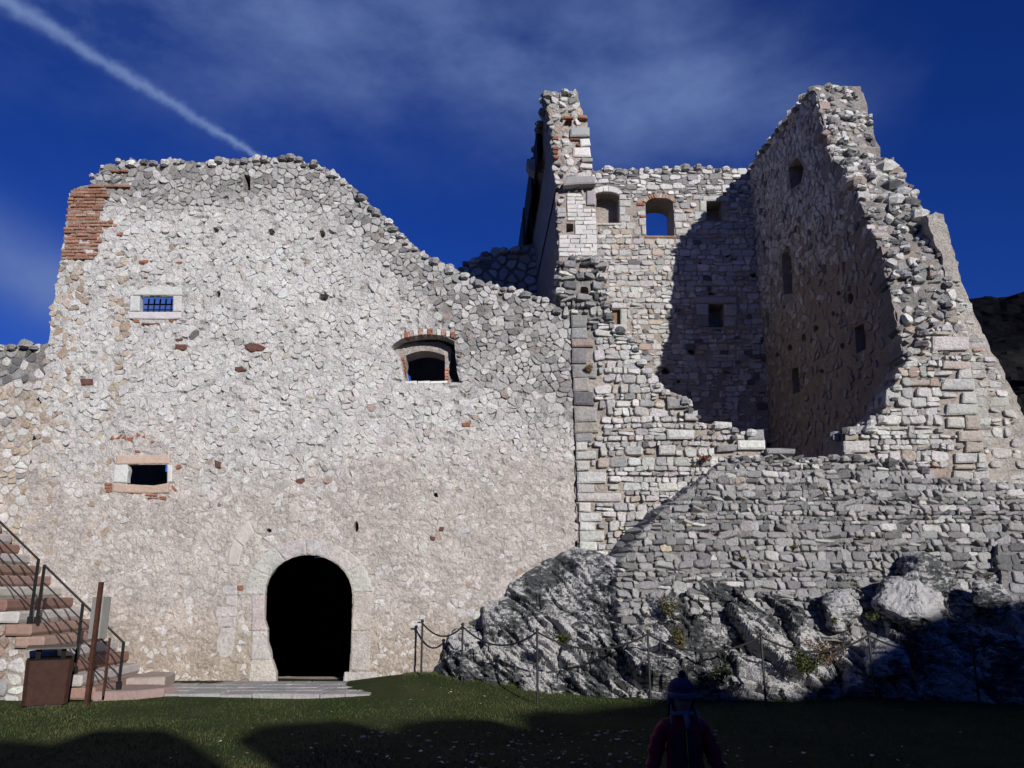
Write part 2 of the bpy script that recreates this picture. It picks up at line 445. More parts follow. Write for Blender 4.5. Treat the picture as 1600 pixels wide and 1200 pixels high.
COUNT = {}
def masonry(parent, outline, fmap, rng, colf, H=(.02, .04), hr=(.09, .16), wr=(.11, .26), gap=.014, excl=(), drop=.1, jit=.32,
            keep=300, name='stone', base=-.03, edge_base=-.22, mat=None, hf=None, cut=.24, rough=.05, tilt=.5, dens=None, accents=(), inset=.10, style='rubble', edge_skip=False):
    """rubble facing: every stone its own polygon; the largest stay objects of their own"""
    a = np.asarray(outline); (u0, v0), (u1, v1) = a.min(0), a.max(0)
    S = seeds((u0 - .1, v0 - .1, u1 + .1, v1 + .1), hr, wr, rng, jit, drop)
    cells = coursed((u0 - .1, v0 - .1, u1 + .1, v1 + .1), hr, wr, rng, gap, jit) if style == 'coursed' else voronoi(S, wr[1] * 1.5, gap)
    cen = np.array([area_c(c)[1] for c in cells]); ok = in_many(cen, outline)
    done = []
    exb = [(min(p[0] for p in e), min(p[1] for p in e), max(p[0] for p in e), max(p[1] for p in e), e) for e in excl]
    for c, m, o in zip(cells, cen, ok):
        if not o or (dens and dens(*m) < rng.random()): continue
        bad = False
        for x0, y0, x1, y1, e in exb:
            if not (x0 - .4 < m[0] < x1 + .4 and y0 - .4 < m[1] < y1 + .4): continue
            if inside(m, e): bad = True; break
            if any(inside(p, e) for p in c) :
                c2 = [(lerp(p[0], m[0], .45), lerp(p[1], m[1], .45)) for p in c]
                if any(inside(p, e) for p in c2): bad = True; break
                c = c2
        if bad: continue
        A = abs(area_c(c)[0])
        if A < .0012: continue
        edge = not all(inside(p, outline) for p in c)
        if edge and edge_skip: continue
        done.append((A, c, m, edge))
    done.sort(key=lambda d: -d[0])
    V = []; F = []; Tt = []
    n_obj = 0
    for A, c, m, edge in done:
        poly = roughen(c, rng, cut, rough)
        h = rng.uniform(*H)
        if hf: h *= hf(*m)
        if h < .004: continue
        col = colf(m[0], m[1], rng)
        for (au, av, ac) in accents:
            if inside((au, av), c): col = ac; h = max(h, .02)
        v, f = stone_geo(poly, fmap, h, edge_base if edge else base, rng, tilt, A > .006, inset)
        if flip_needed(fmap): f = [q[::-1] for q in f]
        if n_obj < keep:
            cc = np.asarray(v).mean(0)
            mesh_obj(name, v, f, mat or M_STONE, parent, tuple(col), origin=tuple(float(q) for q in cc)); n_obj += 1
        else:
            k = len(V); V += v; F += [tuple(i + k for i in q) for q in f]; Tt += [col] * len(v)
    if V:
        o = mesh_obj('small_' + name + 's', V, F, mat or M_STONE, parent, Tt); o['kind'] = 'stuff'
    return done
def block(name, poly, fmap, H, base, mat, parent, col, rng, inset=.03, rough=.008, cut=None):
    """one dressed block, brick or slab with its own outline"""
    p = [(x + rng.uniform(-rough, rough), y + rng.uniform(-rough, rough)) for x, y in poly]
    A, c = area_c(p)
    if A < 0: p = p[::-1]; A = -A
    s = math.sqrt(A); n = len(p); V = []; F = []
    def inner(d):
        out = []
        for i in range(n):
            a, b, q = p[i-1], p[i], p[(i+1) % n]
            e1 = Vector((b[0]-a[0], b[1]-a[1])).normalized(); e2 = Vector((q[0]-b[0], q[1]-b[1])).normalized()
            n1 = Vector((-e1.y, e1.x)); n2_ = Vector((-e2.y, e2.x)); m = (n1 + n2_) / max(.4, 1 + n1.dot(n2_))
            out.append((b[0] + m.x * d, b[1] + m.y * d))
        return out
    bev = min(inset, s * .12)
    for (u, v) in p: V.append(fmap(u, v, base))
    for (u, v) in p: V.append(fmap(u, v, H - bev * .6))
    for (u, v) in inner(bev): V.append(fmap(u, v, H + rng.uniform(-.004, .004)))
    for r in range(2):
        for i in range(n):
            j = (i + 1) % n; F.append((r*n+i, r*n+j, (r+1)*n+j, (r+1)*n+i))
    F.append(tuple(2*n + i for i in range(n)))
    if flip_needed(fmap): F = [f[::-1] for f in F]
    cc = np.asarray(V).mean(0)
    return mesh_obj(name, V, F, mat, parent, tuple(col), origin=tuple(float(q) for q in cc))
def rect(x0, y0, x1, y1): return [(x0, y0), (x1, y0), (x1, y1), (x0, y1)]
def jcol(c, rng, j=.12):
    k = 1 + rng.uniform(-j, j); return tuple(min(.85, x * k * (1 + rng.uniform(-.03, .03))) for x in c)
WHITE = (.72, .705, .675); PALE = (.64, .622, .59); GREY = (.33, .325, .32); DGREY = (.17, .168, .17); BEIGE = (.52, .44, .355)
PINK = (.46, .355, .30); BRICK = (.33, .13, .075); REDST = (.17, .085, .065); PLASTER = (.63, .575, .525)
def pick(rng, opts, j=.12):
    t = rng.random() * sum(o[0] for o in opts)
    for w, c in opts:
        t -= w
        if t <= 0: return jcol(c, rng, j)
    return jcol(opts[-1][1], rng, j)
# ------------------------------------------------------------------ the great front wall (left)
YF = 13.8
def fmapY(Y): return lambda u, v, h: (u, Y - h, v)
F_MAP = fmapY(YF)
rng = random.Random(11)
FX0, FX1 = -8.35, 1.08
fac_top_px = [(110, 297), (126, 291), (141, 290), (148, 270), (165, 257), (190, 251), (230, 253), (290, 251), (330, 253), (345, 249), (400, 247), (470, 245), (474, 256),
              (490, 257), (505, 263), (530, 274), (550, 291), (565, 307), (580, 321), (605, 341), (625, 363), (650, 386), (680, 406), (700, 416), (725, 429),
              (745, 439), (770, 444), (800, 451), (820, 459), (850, 466), (870, 479), (884, 491)]
fac_top = pY(fac_top_px, YF)
fac_outline = [(FX0, -.3)] + [(FX0, 5.4)] + fac_top + [(FX1, fac_top[-1][1] - .12), (FX1, -.3)]
topf = sorted(fac_top)
def ftop(u): return interp(u, topf)
def arch(xl, xr, ys, yt, n=12):
    """pixel arch: springing at ys, crown at yt, from left to right"""
    cx, w = (xl + xr) / 2, (xr - xl) / 2
    return [(cx - w * math.cos(math.pi * k / n), ys - (ys - yt) * math.sin(math.pi * k / n)) for k in range(n + 1)]
door_px = [(432, 1068), (428, 1040), (423, 1018), (418, 1003), (419, 985), (414, 968)] + arch(414, 551, 930, 867, 16) + [(549, 1000), (546, 1050), (540, 1068)]
door = pY(door_px, YF)
winA_px = rect(219, 463, 271, 488); winB_px = [(199, 757), (201, 742), (202, 735), (199, 726), (262, 726), (262, 755), (248, 759), (225, 758), (210, 757)]
winC_px = [(612, 541), (616, 537), (628, 529), (645, 525), (662, 523), (682, 523), (698, 527), (710, 533), (712, 560), (714, 580), (719, 597), (700, 598), (632, 599), (628, 575), (626, 560), (614, 545)]
slit_px = [(381, 272), (391, 274), (391, 297), (386, 297), (382, 290)]
winA, winB, winC, slit = (pY(p, YF) for p in (winA_px, winB_px, winC_px, slit_px))
def hole_px(x, y, w, h, r):
    return [(x + w/2*math.cos(2*math.pi*k/7 + .4) * r.uniform(.8, 1.15), y + h/2*math.sin(2*math.pi*k/7 + .4) * r.uniform(.8, 1.15)) for k in range(7)]
put = [(337, 360, 11, 11), (424, 362, 13, 11), (504, 366, 11, 12), (341, 460, 8, 12), (506, 464, 17, 15), (420, 829, 10, 7), (683, 773, 13, 8), (557, 823, 9, 18),
       (260, 284, 7, 5), (387, 402, 6, 5), (611, 983, 5, 6), (565, 1024, 5, 5), (527, 509, 6, 5), (392, 547, 5, 4), (10, 10, 1, 1)][:-1]
put_polys = [pY(hole_px(*p, rng), YF) for p in put]
dcx = sum(p[0] for p in door) / len(door)
fac_holes = [(door, None, lambda u, v: (u + (.55 if u > dcx else -.55), v + .25 * (v > 1.2))), (winA, None, lambda u, v: (u + (.05 if u > -6.48 else -.62), v + (.55 if v > winA[0][1] - .14 else -.02))), (winB, None, lambda u, v: (u + (.5 if u > -6.31 else -.5), v + (.3 if v > winB[0][1] + .15 else -.05))), (winC, None), (slit, .5)] + [(p, .35) for p in put_polys]

fw = thing('facade_wall', ((FX0 + FX1) / 2, YF, 0), 'tall pale rubble wall with arched doorway and sloping broken top', 'wall')
# zones: weathered crest, bare rubble, smeared plaster low down
def crest(u, v):
    d = ftop(u) - v
    lim = 1.05 + .55 * n2(u, v, .9, 2) + (1.5 * sstep(-2.6, .2, u))
    return 1 - sstep(lim * .45, lim * 1.25, d)
def plaster(u, v):
    k = 1 - sstep(2.7, 4.6, v + 1.1 * fb(u, v, .55, 9)); k = max(k, .75 * (1 - sstep(.1, .9, math.hypot((u + 6.3) / 1.6, v - 3.9))))
    return k
def fac_col(u, v, r):
    c, p = crest(u, v), plaster(u, v)
    g = fb(u, v, .8, 21)
    if u < -6.9 + .25 * n2(v, 1, 2) and v < 7.6 and v > 1.5 and (u < -7.75 or abs(u + 6.95) < .35) and r.random() < .55: return pick(r, [(3, BEIGE), (2, (.44, .345, .26)), (1, PALE)])
    if c > .04 and r.random() < .97:      # crest: the same stones, greyed by weather and lichen, each to its own degree
        b_ = pick(r, [(6, (.66, .642, .61)), (4, (.60, .58, .55)), (2, WHITE), (.25, PINK)], .06)
        k = min(1, c * (.12 + .95 * r.random() ** 1.5) + .25 * max(0, g) * c); return mix3(b_, jcol((.26, .253, .245), r, .15), k)
    if r.random() < p * .8: return pick(r, [(4, (.65, .62, .58)), (5, PLASTER), (1, (.66, .645, .615)), (.8, (.53, .47, .41)), (.25, PINK), (.15, GREY)], .06)
    return pick(r, [(9, (.69, .675, .645)), (9, (.66, .642, .61)), (2.5, (.625, .60, .565)), (.8, WHITE), (.2 + 1.2 * max(0, g - .1), (.47, .46, .45)), (.04, DGREY), (.4, (.57, .51, .44)), (.10, PINK), (.015, REDST)], .05)
def mix3(a, b, t): return tuple(lerp(x, y, t) for x, y in zip(a, b))
def fac_mort(u, v):
    c, p = crest(u, v), plaster(u, v)
    m = mix3((.69, .67, .635), PLASTER, min(1, p * 1.1)); m = mix3(m, (.30, .285, .265), c * .85)
    if v < 1.6: m = mix3(m, (.52, .42, .32), (1 - sstep(.3, 1.6, v)) * .7)
    k = 1 + .22 * fb(u, v, 1.7, 4); return tuple(x * k for x in m)
def fac_disp(u, v):
    p = plaster(u, v); c = crest(u, v)
    pit = sstep(.18, .36, n2(u * .8, v * 1.3, 10.5, 6)) * (1 - .6 * p)
    return .006 * fb(u, v, 3.5, 1) + .008 * n2(u, v, 19, 8) + p * (.004 + .022 * fb(u, v, 1.3, 17)) - .010 * c + .009 - .06 * pit
F_PARTS = []
slab('wall_core', fac_outline, fac_holes, F_MAP, 1.0, M_MORTAR, fw, fac_mort, .045, fac_disp, rng)
# dressed pieces on the facade: polygons in picture pixels
def fb_px(name, px, H, col, mat=None, base=-.10, rough=.006, inset=.02, fmap=None, parent=None):
    poly = pY(px, YF); F_PARTS.append(poly)
    return block(name, poly, fmap or F_MAP, H, base, mat or M_ASHLAR, parent or fw, jcol(col, rng, .06), rng, inset, rough)
LW = (.53, .52, .505)
# barred window: frame blocks and iron grille
wa = [('lintel', [(208, 462), (214, 455), (226, 449), (250, 448), (284, 450), (286, 462)]), ('jamb', [(204, 463), (219, 463), (219, 487), (203, 487)]),
      ('jamb', [(271, 463), (285, 463), (284, 487), (271, 487)]), ('sill', [(200, 488), (284, 488), (284, 498), (262, 499.5), (201, 498)])]
for n_, p_ in wa: fb_px(n_, p_, .035, LW, rough=.003)
gx0, gz1 = atY(219, 463, YF); gx1, gz0 = atY(271, 488, YF)
gr = MB(); ww = gx1 - gx0
for k in range(6):
    x = gx0 + ww * (k + .55) / 6; b_ = MB().box(x - .011, x + .011, YF + .22, YF + .242, gz0 - .03, gz1 + .03).obj('grille_bar', M_IRON, fw)
for k in range(3):
    z = lerp(gz0, gz1, (k + .35) / 3); MB().box(gx0 - .03, gx1 + .03, YF + .244, YF + .266, z - .011, z + .011).obj('grille_bar', M_IRON, fw)
# low window with pink lintel and sill
wb = [('lintel', [(182, 711.5), (265, 711), (266, 725.5), (182, 726)], (.47, .36, .29), .03), ('jamb', [(179, 726.5), (200, 726.5), (202, 735), (199.5, 745), (199, 754), (178, 754)], (.57, .555, .535), .04),
      ('jamb', [(262, 727), (270, 727), (269, 752), (262, 754)], (.60, .58, .55), .035), ('sill', [(177, 755), (205, 757), (240, 759), (265, 755), (264, 770), (240, 771), (190, 770), (177, 768)], (.46, .35, .28), .04)]
for n_, p_, c_, h_ in wb: fb_px(n_, p_, h_, c_, rough=.006)
for p_ in ([(164, 755), (176, 755), (176, 759), (165, 759)], [(165, 760), (176, 760), (176, 764.5), (164, 764.5)], [(166, 765.5), (176, 766), (175, 770), (166, 769)], [(269, 758), (274, 762), (278, 766), (274, 768), (270, 763)],
           [(205, 768), (222, 770), (222, 772.5), (204, 771)], [(228, 772), (246, 773), (246, 776), (228, 775)], [(250, 776), (260, 776), (260, 782), (250, 781)], [(232, 777), (248, 778), (248, 780), (232, 779)],
           [(172, 687), (176, 681), (180, 686), (177, 688)], [(181, 686), (190, 679), (188, 686)], [(191, 684), (197, 680), (199, 688)], [(200, 684), (209, 684), (208, 690), (200, 688)], [(214, 676), (221, 680), (214, 684)], [(222, 683), (227, 680), (228, 685)],
           [(212, 704), (220, 704), (220, 708), (212, 707)], [(238, 689), (242, 689), (241, 692), (237, 692)], [(275, 728), (283, 726), (283, 732), (276, 733)],
           [(208, 499.5), (217, 500), (219, 505), (210, 504)], [(222, 504.5), (240, 505.5), (248, 505), (240, 507.5), (222, 507)], [(264, 501), (272, 500), (270, 505)], [(225, 433), (231, 433.5), (230, 436), (225, 435.5)], [(202, 464), (207, 463), (206, 467), (202, 466)],
           [(217, 408), (232, 407), (232, 411), (218, 411)], [(183, 366), (193, 364), (192, 369), (184, 369)], [(275, 410), (285, 409), (285, 412), (275, 412)], [(371, 915), (380, 914), (380, 922), (372, 922)], [(722, 661), (735, 660), (735, 667), (724, 667)]):
    fb_px('brick', p_, .028, BRICK, M_BRICK, rough=.003, inset=.008)
# red-brown boulders showing in the wall
for p_ in ([(384, 539), (392, 536), (404, 538), (417, 543), (408, 549), (392, 550), (386, 546)], [(275, 538), (290, 539), (293, 546), (284, 548), (275, 545)], [(368, 574), (380, 573), (384, 579), (374, 582), (368, 579)],
           [(126, 592), (146, 592), (147, 602), (128, 603)], [(336, 719), (346, 722), (345, 731), (337, 731)], [(274, 530), (285, 529), (284, 533), (276, 534)], [(688, 823), (695, 824), (692, 831), (686, 829)], [(722, 662), (735, 662), (734, 668), (723, 668)][:0] or [(673, 838), (681, 840), (678, 845), (673, 843)]):
    fb_px('red_stone', p_, .03, REDST, M_STONE, rough=.006, inset=.02)
# doorway: voussoirs and jamb blocks
def ring_blk(cx, cy, r0x, r0y, r1x, r1y, a0, a1):
    n = 5; A = [lerp(a0, a1, k / n) for k in range(n + 1)]
    return [(cx + r1x * math.cos(a), cy - r1y * math.sin(a)) for a in A] + [(cx + r0x * math.cos(a), cy - r0y * math.sin(a)) for a in A[::-1]]
cuts = [180, 152, 122, 93, 66, 34, 4]
for a0, a1 in zip(cuts, cuts[1:]):
    fb_px('voussoir', ring_blk(482.5, 930, 68.8, 63.5, 100, 88, R(a0 - .25), R(a1 + .25)), .028, (.57, .54, .50), M_STONE, rough=.007)
for p_, c_ in (([(394, 930), (413.5, 930), (413.5, 968), (418, 985), (394, 986)], (.50, .45, .42)), ([(394, 987), (418, 986), (417, 1003), (422, 1018), (424, 1030), (393, 1031)], (.48, .44, .42)),
               ([(392, 1032), (425, 1031), (431, 1050), (432, 1066), (388, 1066)], (.50, .46, .43)), ([(551.5, 928), (581, 928), (580, 985), (550, 986)], (.54, .49, .44)), ([(550, 987), (580, 986), (577, 1048), (547, 1048)], (.52, .48, .44)),
               ([(538, 1050), (589, 1049), (589, 1067), (536, 1068)], (.52, .50, .47)), ([(372, 926), (388, 926), (388, 928), (372, 929)], LW),
               ([(345, 916), (371, 914), (371, 929), (349, 930)], LW), ([(352, 931), (371, 931), (371, 946), (352, 947)], LW), ([(341, 948), (370, 948), (370, 963), (338, 964), (335, 956)], LW), ([(339, 965), (369, 964), (369, 979), (340, 980)], LW),
               ([(346, 981), (368, 981), (366, 1010), (362, 1024), (350, 1030), (339, 1018), (338, 1000)], (.46, .45, .43))):
    fb_px('jamb_block', p_, .026, mix3(c_, PLASTER, .45), M_STONE, rough=.008)
# ghost of an older, walled-up arch beside the doorway
for a0, a1 in ((178, 150), (149, 122)):
    fb_px('arch_stone', ring_blk(426, 886, 52, 62, 70, 88, R(a0), R(a1)), .030, (.50, .455, .42), rough=.006)
# brick corner, row by row
row = 0; y = 294.0
while y < 404:
    t = (y - 294) / 110; xl = lerp(110, 95.5, t) + rng.uniform(-2.5, 4.5)
    xr = (190 if 300 < y < 304 else 168 if y < 312 else 163 if y < 330 else 160 if y < 345 else 182 if y < 358 else 160 if y < 380 else 150) + rng.uniform(-6, 5)
    x = xl - (rng.random() * 8 if row % 2 else 0); x = max(x, xl)
    while x < xr - 4:
        w = rng.uniform(15, 22) if rng.random() < .75 else 9
        x2 = min(x + w, xr); t2 = .985
        fb_px('brick', [(x + .4, y + .4), (x2 - .4, y + .4 + rng.uniform(-.3, .3)), (x2 - .4, y + 4.4), (x + .4, y + 4.4 + rng.uniform(-.3, .3))], rng.uniform(.005, .045), mix3((.30, .145, .095), (.40, .26, .19), rng.random() ** 1.5), M_BRICK, -.2, .004, .01)
        x = x2
    y += 5.1; row += 1
for x in range(140, 196, 13): fb_px('brick', [(x, 290), (x + 12, 291), (x + 12, 294), (x, 293.4)], .05, (.33, .17, .11), M_BRICK, -.2, .004, .01)
for x in (173, 188): fb_px('brick', [(x, 266), (x + 13, 267), (x + 13, 270), (x, 269.4)], .05, (.34, .17, .11), M_BRICK, -.2, .004, .01)
# voussoirs over the niche window
for k in range(11):
    x = 632 + k * 7.2; yb = 532 - 9.5 * math.sin(math.pi * (k + 2.2) / 14.5)
    fb_px('voussoir', [(x, yb - 8), (x + 6.4, yb - 8.4), (x + 6.2, yb + .3), (x + .4, yb + .5)], .03, [BRICK, PINK, PALE, (.42, .25, .19), PALE][k % 5], M_BRICK, -.2, .004, .012)
fexcl = [door, winA, winB, winC, slit] + put_polys + F_PARTS
def fac_h(u, v):
    return lerp(1.0, 1.25, crest(u, v)) * lerp(1, .6, plaster(u, v))
def fac_dens(u, v): return lerp(lerp(.80, .96, crest(u, v)), .55, plaster(u, v)) + .12 * n2(u, v, 1.1, 31)
masonry(fw, fac_outline, F_MAP, rng, fac_col, H=(.003, .025), hr=(.038, .115), wr=(.055, .25), gap=.008, excl=fexcl, drop=.18, hf=fac_h, dens=fac_dens, cut=.27, rough=.085, tilt=.55, jit=.45, base=-.05)

# recessed panel of the niche window with brick jambs
Y2 = YF + .30
panel_out = pY([(600, 515), (722, 515), (722, 606), (600, 606)], Y2)
open_px = [(633, 597), (631.5, 575), (634, 560)] + [(634 + 61 * t, 557.5 - 9.5 * math.sin(math.pi * (t * .86 + .07))) for t in [k / 10 for k in range(11)]] + [(695.5, 570), (694.5, 595), (672, 596), (655, 598)]
open2 = pY(open_px, Y2)
panel_poly = pY([(611, 544), (625, 539), (645, 535), (672, 534), (695, 537), (703, 542), (704, 556), (703, 566), (701, 580), (704, 590), (712, 600), (650, 606), (622, 606), (618, 570)], Y2)
slab('niche_panel', panel_poly, [(open2, None)], fmapY(Y2), .45, M_MORTAR, fw, lambda u, v: mix3((.50, .44, .40), (.44, .40, .37), .5 + .5 * fb(u, v, 3)), .05, lambda u, v: .012 * fb(u, v, 5, 3), rng)
for k in range(8):
    y = 560 + k * 4.9
    block('brick', pY([(624.5, y), (632.5, y + .3), (632.5, y + 4.2), (624, y + 4.4)], Y2), fmapY(Y2), rng.uniform(.02, .05), -.2, M_BRICK, fw, jcol(BRICK, rng, .3), rng, .008, .004)
    if k > 2: block('brick', pY([(695.5, y), (701, y + .3), (701, y + 4.2), (695.5, y + 4.4)], Y2), fmapY(Y2), rng.uniform(.02, .05), -.2, M_BRICK, fw, jcol((.40, .20, .14), rng, .3), rng, .008, .004)
for x0, x1 in ((632, 652), (653, 672), (673, 699)):
    block('sill_stone', pY([(x0, 597), (x1, 596.5), (x1, 602), (x0, 603)], Y2), fmapY(Y2), .06, -.2, M_ASHLAR, fw, jcol(PALE, rng), rng, .012, .006)
# loose rubble along the broken crest, through the thickness of the wall
def crest_stones(parent, pts, mapping, depth, rng, size, colf, name='crest_stone', step=.2):
    loop = []
    for a, b in zip(pts, pts[1:]):
        d = math.dist(a, b); n = max(1, int(d / step))
        loop += [(lerp(a[0], b[0], k / n), lerp(a[1], b[1], k / n)) for k in range(n)]
    for (u, v) in loop:
        for dd in np.arange(-.06, depth, size * 1.1):
            s = size * rng.uniform(.55, 1.15)
            p = mapping(u + rng.uniform(-.05, .05), v + rng.uniform(-.105, -.02), -dd - rng.uniform(0, .05))
            V, F = blob(s * rng.uniform(.8, 1.3), s, s * rng.uniform(.55, .85), rng)
            mesh_obj(name, [(x + p[0], y + p[1], z + p[2]) for x, y, z in V], F, M_STONE, parent, colf(u, v, rng), origin=tuple(p))
def blob(sx, sy, sz, rng, n=6):
    """irregular angular stone, about 36 triangles"""
    V = [(0, 0, -.5 * sz)]; F = []
    for z, r in ((-.34, .42), (.05, .52), (.36, .38)):
        for k in range(n):
            a = 2 * math.pi * (k + .25 * (z > 0)) / n; q = r * rng.uniform(.82, 1.15)
            V.append((q * sx * math.cos(a), q * sy * math.sin(a), z * sz * rng.uniform(.85, 1.15)))
    V.append((rng.uniform(-.1, .1) * sx, rng.uniform(-.1, .1) * sy, .5 * sz)); t = len(V) - 1
    for k in range(n):
        j = (k + 1) % n; F.append((0, 1 + j, 1 + k)); F.append((t, 1 + 2*n + k, 1 + 2*n + j))
        for r in range(2): F.append((1 + r*n + k, 1 + r*n + j, 1 + (r+1)*n + j, 1 + (r+1)*n + k))
    a = rng.random() * 6.28; c, s = math.cos(a), math.sin(a)
    return [(x*c - y*s, x*s + y*c, z) for x, y, z in V], F
CRESTC = lambda u, v, r: pick(r, [(3, GREY), (1, DGREY), (2.5, PALE), (1, WHITE)])
crest_stones(fw, fac_top[3:], F_MAP, .85, rng, .18, CRESTC, step=.17)

# ------------------------------------------------------------------ lower wall running off to the left
YL = 13.98
lw = thing('boundary_wall', (-10.2, YL, 0), 'low rubble wall with ragged top joining the left end of the tall wall', 'wall')
lw_out = [(-12.5, -.3), (-12.5, 5.45)] + pY([(0, 538), (20, 540), (45, 537), (60, 541), (75, 536)], YL) + [(-8.30, 5.55), (-8.30, -.3)]
L_MAP = fmapY(YL)
lw_mort = lambda u, v: tuple(x * (1 + .2 * fb(u, v, 2)) for x in mix3((.56, .49, .42), (.30, .28, .26), sstep(4.8, 5.5, v)))
slab('wall_core', lw_out, [], L_MAP, .8, M_MORTAR, lw, lw_mort, .09, lambda u, v: .02 * fb(u, v, 4), rng)
masonry(lw, lw_out, L_MAP, rng, lambda u, v, r: pick(r, [(3, GREY), (2, PALE), (1.5, DGREY)]) if v > 5.1 else pick(r, [(5, PALE), (2, WHITE), (2, BEIGE), (1, (.47, .37, .28)), (.6, GREY), (3, PLASTER)]), H=(.01, .04), hr=(.07, .15), wr=(.09, .28), gap=.014, keep=220, tilt=.8, jit=.4, dens=lambda u, v: .85)
crest_stones(lw, lw_out[1:7], L_MAP, .7, rng, .24, CRESTC)
# ------------------------------------------------------------------ ruined tower (right)
rng = random.Random(23)
tw = thing('ruined_tower', (4.6, 17.5, 0), 'roofless stone tower with broken front, tall jagged right side and narrow left pier', 'tower')
TOWC = lambda u, v, r: pick(r, [(5, (.55, .535, .51)), (3, PALE), (2.5, (.42, .41, .40)), (.5, DGREY), (.6, BEIGE), (.2, PINK)])
def part(name, V=None):
    """an empty-like grouping is not used: the wall body itself is the part, its stones are sub-parts"""
XI, XO = 7.1, 8.2
# --- back wall, with three openings under the top and small windows lower down
YB = 21.6
B_MAP = fmapY(YB)
bk_top = pY([(880, 266), (925, 267), (950, 264), (985, 265), (1010, 264), (1040, 262), (1090, 260), (1120, 263), (1150, 263), (1185, 264)], YB)
bk_out = [(.5, 2.6)] + [(.5, bk_top[0][1])] + bk_top + [(7.3, bk_top[-1][1]), (7.3, 2.6)]
w1 = pY([(928, 348)] + arch(928, 967, 306, 299, 8) + [(967, 348)], YB); w2 = pY([(1010, 368)] + arch(1008.5, 1052, 318, 309, 8) + [(1054, 368)], YB)
w3 = pY(rect(1104, 315, 1128, 345), YB); w4 = pY(rect(1108, 475, 1131, 511), YB); w5 = pY(rect(946, 483, 969.5, 517), YB)
bh = [pY(hole_px(*p, rng), YB) for p in ((1040, 580, 14, 12), (1136, 398, 10, 10), (1148, 409, 9, 5), (1095, 412, 8, 5), (1112, 459, 13, 5), (1081, 549, 12, 10), (1180, 430, 16, 8), (1060, 596, 6, 6), (1205, 650, 8, 8), (1203, 695, 12, 10))]
b_blocks = []
def tblk(parent, name, px, plane, fmap, H, col, mat=None, rough=.01, inset=.03, store=None, base=-.1):
    poly = pY(px, plane); store.append(poly) if store is not None else None
    return block(name, poly, fmap, H, base, mat or M_ASHLAR, parent, jcol(col, rng, .08), rng, inset, rough)
bk_mort = lambda u, v: tuple(x * (1 + .22 * fb(u, v, 1.3, 5)) for x in mix3(mix3((.44, .385, .34), (.40, .33, .27), 1 - sstep(4, 7, v)), (.27, .255, .24), sstep(12.3, 13.2, v)))
back = slab('back_wall', bk_out, [(w1, .55), (w2, None), (w3, .6), (w4, .6), (w5, .25)] + [(p, .35) for p in bh], B_MAP, 1.0, M_MORTAR, tw, bk_mort, .11, lambda u, v: .02 * fb(u, v, 3) - .01, rng)
for k in range(7):
    a0, a1 = R(168 - k * 21.5), R(168 - (k + 1) * 21.5 + 1.2)
    tblk(back, 'voussoir', [(947.5 + 19.5 * math.cos(a0), 307 - 7.5 * math.sin(a0)), (947.5 + 27 * math.cos(a0), 307 - 16 * math.sin(a0)), (947.5 + 27 * math.cos(a1), 307 - 16 * math.sin(a1)), (947.5 + 19.5 * math.cos(a1), 307 - 7.5 * math.sin(a1))], YB, B_MAP, .04, (.56, .545, .52), store=b_blocks)
for k in range(14):
    a0, a1 = R(166 - k * 10.9), R(166 - (k + 1) * 10.9 + 1.5)
    tblk(back, 'voussoir', [(1030.5 + 22 * math.cos(a0), 319 - 9.5 * math.sin(a0)), (1030.5 + 27 * math.cos(a0), 319 - 16 * math.sin(a0)), (1030.5 + 27 * math.cos(a1), 319 - 16 * math.sin(a1)), (1030.5 + 22 * math.cos(a1), 319 - 9.5 * math.sin(a1))], YB, B_MAP, .035, mix3((.34, .19, .14), (.52, .45, .38), rng.random()), M_BRICK, store=b_blocks)
for px, c in (([(968, 304), (978, 304), (978, 312), (968, 312)], WHITE), ([(968, 313), (985, 313), (985, 323), (968, 323)], PALE), ([(968, 324), (977, 324), (977, 336), (968, 336)], WHITE), ([(968, 337), (984, 337), (984, 347), (968, 347)], PALE), ([(930, 349), (975, 349), (975, 352), (930, 352)], WHITE),
              ([(995, 317), (1007, 317), (1007, 321), (995, 321)], BRICK), ([(996, 330), (1008, 330), (1008, 337), (996, 337)], WHITE), ([(1000, 338), (1009, 338), (1009, 340), (1000, 340)], BRICK), ([(998, 342), (1009, 341), (1009, 352), (999, 352)], WHITE), ([(1002, 353), (1009, 353), (1009, 367), (1003, 367)], PALE),
              ([(1053, 328), (1066, 328), (1066, 333), (1053, 333)], WHITE), ([(1053, 334), (1072, 334), (1072, 346), (1053, 346)], PALE), ([(1054, 347), (1065, 347), (1065, 357), (1054, 357)], WHITE), ([(1055, 358), (1075, 358), (1075, 366), (1055, 366)], PALE), ([(1008, 369), (1056, 369), (1056, 371.5), (1008, 371.5)], (.42, .25, .19)),
              ([(1098, 307), (1140, 306), (1140, 314), (1098, 314.5)], WHITE), ([(1094, 315), (1103, 315), (1103, 330), (1094, 330)], PALE), ([(1085, 331), (1103, 331), (1103, 344), (1085, 344)], WHITE), ([(1083, 306), (1097, 306), (1097, 312), (1083, 312)], PALE),
              ([(1085, 464), (1150, 464), (1150, 474), (1085, 474)], PALE), ([(1088, 475), (1107, 475), (1107, 492), (1088, 492)], PALE), ([(1132, 476), (1152, 476), (1152, 494), (1132, 494)], PALE), ([(1090, 493), (1107, 493), (1107, 510), (1090, 510)], GREY), ([(1132, 495), (1150, 495), (1150, 510), (1132, 510)], PALE),
              ([(946, 473), (978, 474), (978, 482), (946, 482)], WHITE), ([(970, 483), (979, 483), (979, 516), (970, 517)], PALE)):
    tblk(back, 'dressed_block', px, YB, B_MAP, .04, (.57, .555, .53) if c == WHITE else (.50, .485, .46) if c == PALE else c, M_BRICK if c == BRICK else M_STONE, store=b_blocks)
